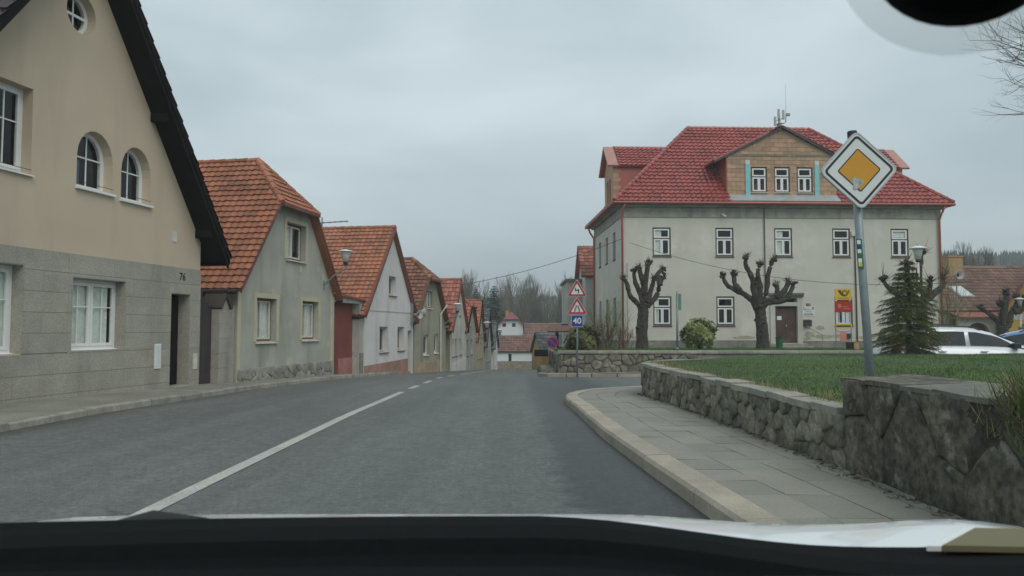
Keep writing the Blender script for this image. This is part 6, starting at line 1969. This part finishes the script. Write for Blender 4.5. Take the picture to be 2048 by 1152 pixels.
def shrub(loc, n, h, mat, label, sp, seed, r_=.016, up=.2):
    e = empty('bare_shrub', loc, 0, label, 'shrub')
    rg = random.Random(seed); m = MB()
    for i in range(n):
        d = Vector((rg.gauss(0, sp), rg.gauss(0, sp), 1)).normalized()
        branch(m, Vector((rg.gauss(0, .12), rg.gauss(0, .12), -.05)), d, h * rg.uniform(.3, .5), r_, 1, 4, rg, .4, up, None, (3, 4))
    tag(m.build('twigs', mt[mat], e), kind='stuff')
    return e
shrub((3.85, 31, .42), 16, 2.3, 'budtwig', 'tall budding shrub between the warning signs and the hall', .38, 21)
shrub((4.55, 32.5, .42), 14, 1.2, 'redtwig', 'low reddish brown bare shrub beside the tall budding shrub', .4, 22)
shrub((3.4, 30.3, .42), 12, 1.3, 'redtwig', 'brown bare shrub behind the blue 40 plate', .45, 23)
shrub((19.3, 34.4, .3), 12, 3.8, 'budtwig', 'tall budding shrub against the right corner of the hall', .3, 24)
shrub((34.0, 58, -.3), 12, 1.6, 'budtwig', 'small shrub by the arched porch', .4, 25)

# little spruce on the lawn
sp = empty('spruce_tree', (9.88, 19.2, .66), 0, 'young drooping spruce on the lawn in front of the white car', 'tree')
MB().tube([(0, 0, -.15), (0, 0, .5), (.03, 0, 1.4), (0, 0, 2.42)], [.085, .07, .045, .008], 8).build('trunk', mt['bark'], sp, smooth=True)
rg = random.Random(14)
stem = MB(); nd = MB()
def needles(m, a, b, n, l, w_):
    a, b = Vector(a), Vector(b); d = (b - a)
    dn = d.normalized()
    s_ = dn.cross(Vector((0, 0, 1)));
    s_ = s_.normalized() if s_.length > .01 else Vector((1, 0, 0))
    u_ = s_.cross(dn)
    for i in range(n):
        p = a + d * ((i + rg.random()) / n)
        t = rg.uniform(0, 6.283)
        o_ = (s_ * math.cos(t) + u_ * math.sin(t) * .8 + dn * .9).normalized()
        q = dn.cross(o_).normalized() * w_
        m.add([p - q, p + q, p + o_ * l], [(0, 1, 2)])
z = .12
while z < 2.36:
    f = z / 2.4
    rr_ = (.95 if f > .12 else .8) * (1 - f) ** .6 * (1 - .55 * smooth(.6, 1.0, f)) * rg.uniform(.82, 1.1) + .04
    nb = int(8 + 5 * (1 - f))
    off = rg.uniform(0, 6)
    for i in range(nb):
        a = off + 6.283 * i / nb + rg.uniform(-.25, .25); l = rr_ * rg.uniform(.72, 1.12)
        ca, sa = math.cos(a), math.sin(a)
        lift = .26 if f < .6 else .5
        def bp(t): return Vector((ca * l * t, sa * l * t, z + l * (lift * t - .85 * t * t + .42 * t ** 3)))
        P = [bp(t / 5) for t in range(6)]
        stem.tube(P, [.012, .010, .008, .006, .005, .003], 4)
        for j in range(5): needles(nd, P[j], P[j + 1], 9, .045, .0042)
        k = int(5 + l * 13)
        for j in range(k):
            t = lerp(.22, 1.0, j / k); p = bp(t)
            for sg in (-1, 1):
                ll = (.10 + .24 * l * (1 - t * .75)) * rg.uniform(.7, 1.15)
                d = (Vector((ca, sa, 0)) * .75 + Vector((-sa, ca, 0)) * sg * .75 + Vector((0, 0, rg.uniform(-.6, -.05)))).normalized()
                q = p + d * ll * .55; q2 = p + d * ll + Vector((0, 0, -.25 * ll))
                needles(nd, p, q, 9, .04, .0046); needles(nd, q, q2, 9, .04, .0046)
    z += .112 * rg.uniform(.75, 1.35)
tag(stem.build('branches', mt['twig'], sp), kind='stuff')
tag(nd.build('needles', mt['needle'], sp), kind='stuff')

# ------------------------------------------------------------------ cars
def loft(m, rings):
    k = len(rings[0]); base = len(m.v)
    for r_ in rings: m.v += [tuple(p) for p in r_]
    for i in range(len(rings) - 1):
        for a in range(k):
            b = (a + 1) % k
            m.f.append((base + i * k + a, base + i * k + b, base + (i + 1) * k + b, base + (i + 1) * k + a))
    m.f.append(tuple(base + a for a in reversed(range(k)))); m.f.append(tuple(base + (len(rings) - 1) * k + a for a in range(k)))
BODY = [(-2.21, .62, .50, .74), (-2.17, .74, .36, .86), (-2.0, .82, .28, .92), (-1.2, .86, .22, .94), (0, .87, .2, .93), (1.0, .86, .22, .91), (1.5, .84, .25, .86), (1.9, .79, .3, .74), (2.12, .68, .36, .62), (2.2, .56, .42, .52)]
GH = [(-2.12, .72, .66, .93), (-1.95, .74, .60, 1.30), (-1.7, .75, .59, 1.43), (-1.2, .76, .60, 1.475), (-.4, .77, .61, 1.49), (.25, .77, .60, 1.455), (.75, .76, .60, 1.33), (1.3, .74, .62, 1.08), (1.72, .72, .66, .90)]
def car(name, loc, rz, paint, label, wagon=True):
    e = empty(name, loc, rz, label, 'car')
    m = MB(); rings = []
    for x, hw, zb, zs in BODY:
        zm = lerp(zb, zs, .55)
        rings.append([(x, -hw * .92, zb), (x, -hw, lerp(zb, zs, .25)), (x, -hw * 1.01, zm), (x, -hw * .965, zs - .03), (x, -hw * .86, zs), (x, 0, zs + .035), (x, hw * .86, zs), (x, hw * .965, zs - .03), (x, hw * 1.01, zm), (x, hw, lerp(zb, zs, .25)), (x, hw * .92, zb), (x, 0, zb - .02)])
    loft(m, rings)
    body = m.build('body', mt[paint], e, smooth=True)
    m = MB(); rings = []
    zb = .88
    for x, hb, ht, zt in GH:
        rings.append([(x, -hb, zb), (x, -lerp(hb, ht, .93), lerp(zb, zt, .90)), (x, -ht * .86, zt - .005), (x, 0, zt + .025), (x, ht * .86, zt - .005), (x, lerp(hb, ht, .93), lerp(zb, zt, .90)), (x, hb, zb), (x, 0, zb - .01)])
    loft(m, rings)
    roofb = m.build('cabin', mt[paint], e, smooth=True)
    def sidept(x, t, sg, o_=.008):
        hb = table([(a[0], a[1]) for a in GH], x); ht = table([(a[0], a[2]) for a in GH], x); zt = table([(a[0], a[3]) for a in GH], x)
        return (x, sg * (lerp(hb, lerp(hb, ht, .93), t / .9) + o_), lerp(zb, zt, t))
    for sg in (-1, 1):
        for x0, x1, xa, xb in ((-1.95, -1.22, -1.8, -1.2), (-1.14, -.12, -1.12, -.10), (.02, 1.42, .02, .95)):
            m = MB(); n = 8; v = []
            for i in range(n + 1):
                t = i / n
                v += [sidept(lerp(x0, x1, t), .12, sg), sidept(lerp(xa, xb, t), .80, sg)]
            m.add(v, [(2 * i, 2 * i + 2, 2 * i + 3, 2 * i + 1) for i in range(n)])
            m.build('side_window', mt['carglass'], e, smooth=True)
        p = sidept(1.28, .16, sg, .02)
        MB().bbox(p[0] - .10, p[0] + .08, *sorted((p[1], p[1] + sg * .2)), p[2] - .04, p[2] + .12, .03).build('wing_mirror', mt['blackmetal'], e)
        for x in (-.95, .25): MB().box(x, x + .2, *sorted((sg * .845, sg * .90)), .78, .81).build('door_handle', mt[paint], e)
        MB().tube([sidept(-1.75, .985, sg, -.02), (-1.5, sg * .56, 1.50), (.1, sg * .56, 1.515), sidept(.4, .97, sg, -.02)], .018, 6).build('roof_rail', mt['blackmetal'], e)
        MB().bbox(-2.2, -2.02, *sorted((sg * .60, sg * .835)), .62, .9, .03).build('tail_light', mt['taillight'], e)
        MB().bbox(1.72, 2.02, *sorted((sg * .52, sg * .79)), .56, .70, .04).build('headlight', mt['lampglass'], e)
        for x in (-1.3, 1.32):
            w_ = MB().lathe([(.2, -.09), (.3, -.1), (.315, -.05), (.315, .05), (.3, .1), (.2, .09)], 20, (x, sg * .78, .315), Matrix.Rotation(R(90), 3, 'X')).build('wheel', mt['rubber'], e, smooth=True)
            MB().lathe([(.2, -.095), (.06, -.07), (.06, .07), (.2, .095)], 14, (x, sg * .78, .315), Matrix.Rotation(R(90), 3, 'X')).build('rim', mt['rim'], w_)
    for x in (-1.25, -.35): MB().tube([(x, -.6, 1.56), (x, .6, 1.56)], .02, 6).build('roof_bar', mt['blackmetal'], e)
    m = MB(); m.quad((.83, -.56, 1.30), (.83, .56, 1.30), (1.66, .64, .945), (1.66, -.64, .945)); m.build('windscreen', mt['carglass'], e)
    m = MB(); m.quad((-2.125, -.6, .99), (-2.125, .6, .99), (-1.985, .54, 1.27), (-1.985, -.54, 1.27)); m.build('rear_window', mt['carglass'], e)
    MB().box(-2.225, -2.2, -.26, .26, .55, .66).build('number_plate', mt['signwhite'], e)
    return e
car('parked_car', (13.2, 23.0, G(13.2, 23) + .0), 0, 'carwhite', 'white estate car with roof rails parked behind the lawn')
car('parked_car', (19.2, 28.6, G(19.2, 28.6) - .02), R(155), 'carblue', 'light blue car parked behind the white estate car')

# ------------------------------------------------------------------ overhead cables
def wire(a, b, sag, label, r_=.012, n=24):
    a, b = Vector(a), Vector(b)
    P = [a.lerp(b, i / n) - Vector((0, 0, sag * 4 * (i / n) * (1 - i / n))) for i in range(n + 1)]
    tag(MB().tube(P, r_, 4).build('overhead_cable', mt['wire']), label, 'cable')
wire((-3.0, 43.6, 3.75), (6.25, 42.88, 6.35), .28, 'thin black cable strung from the terrace to the pale hall', .014)
wire((6.55, 42.85, 6.1), (22.0, 36.0, 3.55), 1.0, 'thin black cable sagging across the front of the hall', .011)

# ------------------------------------------------------------------ the car the picture is taken from
CX = .03
oc = empty('car', (CX, 0, 0), 0, 'white car with dark dashboard, wiper and black mirror mount', 'car')
def dashz(x): return -.030 * smooth(.02, .36, x) + .008 * smooth(.40, .58, x)
prof = [(.10, .96), (.28, 1.055), (.40, 1.10), (.50, 1.112), (.535, 1.108), (.55, 1.085), (.60, 1.078), (.645, 1.085), (.66, 1.094), (.72, 1.090), (.80, 1.076), (.85, 1.067), (.865, 1.03), (.86, .7), (.10, .7)]
rings = []
for i in range(41):
    x = lerp(-.73, .73, i / 40)
    rings.append([(x, y - .05 * (x / .73) ** 2 * (1 if y > .6 else .3), z + (dashz(x + CX) if y > .5 else dashz(x + CX) * .4) - .01 * (x / .73) ** 2 * (0 if y > .8 else 1)) for y, z in prof])
m = MB(); loft(m, rings); m.build('dashboard', mt['dash'], oc, smooth=False)
for i in range(5): MB().bbox(-.5 + i * .22, -.36 + i * .22, .575, .60, 1.07, 1.0815, .002).build('air_vent', mt['rubber'], oc)
# bonnet
def bonz(x, y):
    c = .9535 - .0175 * smooth(.15, .5, x) + .012 * smooth(.55, .8, x) - .004 * smooth(-.4, -.8, x)
    return c - .33 * max(0, (y - 1.34)) ** 1.08 - .10 * max(0, 1.30 - y) ** 1.5 - .22 * max(0, abs(x) - .72) ** 1.4
v = []; f = []
xs_ = span(-.84, .84, .06); ys_ = span(.93, 2.0, .05)
for y in ys_:
    for x in xs_: v.append((x, y, bonz(x + CX, y)))
k = len(xs_)
for j in range(len(ys_) - 1):
    for i in range(k - 1): f.append((j * k + i, j * k + i + 1, (j + 1) * k + i + 1, (j + 1) * k + i))
m = MB().add(v, f)
n0 = len(m.v)
for x in xs_: m.v.append((x, 2.04, .62))
for i in range(k - 1): m.f.append(((len(ys_) - 1) * k + i, (len(ys_) - 1) * k + i + 1, n0 + i + 1, n0 + i))
m.build('bonnet', mt['carwhite'], oc, smooth=True)
MB().box(-.80, .80, .875, .935, .6, .90).build('cowl', mt['rubber'], oc)
for sg in (-1, 1):
    m = MB()
    xx = sg * .85
    m.prismx([(-2.0, .35), (-2.0, .92), (.93, .88), (1.34, .88), (2.0, .70), (2.1, .5), (2.05, .3), (1.68, .28), (1.62, .56), (1.3, .68), (.98, .56), (.92, .28), (-.9, .28), (-.96, .56), (-1.28, .68), (-1.6, .56), (-1.66, .28)], min(xx, xx - sg * .03), max(xx, xx - sg * .03))
    m.build('side_panel', mt['carwhite'], oc)
    MB().tube([(sg * .80, .95, .93), (sg * .74, .5, 1.18), (sg * .63, .08, 1.44)], [.04, .035, .035], 8).build('windscreen_pillar', mt['blackmetal'], oc)
    MB().tube([(sg * .62, -1.1, 1.46), (sg * .76, -1.5, 1.2), (sg * .82, -1.75, .92)], .04, 8).build('rear_pillar', mt['blackmetal'], oc)
    for y in (1.3, -1.28):
        w_ = MB().lathe([(.2, -.09), (.3, -.1), (.315, -.05), (.315, .05), (.3, .1), (.2, .09)], 20, (sg * .74, y, .315), Matrix.Rotation(R(90), 3, 'Y')).build('wheel', mt['rubber'], oc, smooth=True)
MB().bbox(-.64, .64, -1.35, .10, 1.44, 1.50, .03).build('roof', mt['carwhite'], oc)
MB().box(-.82, .82, 2.0, 2.12, .3, .62).build('front_bumper', mt['carwhite'], oc)
MB().box(-.8, .8, -2.0, 2.0, .25, .32).build('floor_pan', mt['rubber'], oc)
MB().tube([(-.56, .945, .96), (-.52, .965, 1.014), (-.48, .98, 1.022), (-.42, .985, 1.016), (-.33, .99, 1.0), (.35, 1.02, .955)], [.016, .021, .021, .017, .011, .010], 8).build('wiper', mt['rubber'], oc, smooth=True)
MB().tube([(.52, .9, .97), (.60, .95, .985), (.74, .98, .98)], [.012, .022, .014], 8).build('wiper', mt['rubber'], oc, smooth=True)
# mirror mount hanging from the roof edge
vdir = Vector((.263, .43, .24)).normalized()
axm = Vector((0, 0, 1)).rotation_difference(-vdir).to_matrix()
mc_ = (.263 - CX, .43, 1.5025)
mm = MB().lathe([(.0005, .030), (.030, .027), (.048, .018), (.056, .004), (.058, -.01), (.050, -.03), (.025, -.042), (.0005, -.045)], 40, mc_, axm).build('mirror_mount', mt['dash'], oc, smooth=True)
MB().tube([(mc_[0], mc_[1], mc_[2] + .02), (mc_[0], .3, 1.535), (mc_[0], .06, 1.48)], .014, 8).build('mirror_stem', mt['dash'], mm)
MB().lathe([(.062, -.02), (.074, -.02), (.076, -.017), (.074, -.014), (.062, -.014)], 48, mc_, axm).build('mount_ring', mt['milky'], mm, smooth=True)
fo = empty('tan_shape', (.56, .80, 1.052), R(-4), 'flat tan folder with a white edge lying on the dashboard', 'shape')  # flat tan shape at the right of the dashboard, white strip along its left end
MB().slab([(-.13, -.03, .003), (.17, -.03, .003), (.17, .035, .005), (-.065, .035, .005)], .006).build('tan_face', mt['tan'], fo)
MB().slab([(-.145, -.03, .002), (-.131, -.03, .002), (-.066, .035, .005), (-.076, .035, .005)], .005).build('edge_strip', mt['white'], fo)

# ------------------------------------------------------------------ haze
hz, t, b = newmat('haze_air')
t.nodes.remove(b)
pv = t.nodes.new('ShaderNodeVolumePrincipled')
pv.inputs['Color'].default_value = (.93, .97, 1.0, 1)
pv.inputs['Density'].default_value = .0013
pv.inputs['Anisotropy'].default_value = .2
t.links.new(pv.outputs[0], t.nodes['Material Output'].inputs['Volume'])
hzo = MB().box(-960, 960, -90, 1460, -9, 62).build('haze', hz)
tag(hzo, 'thin pale spring haze over the village', 'haze', kind='stuff')
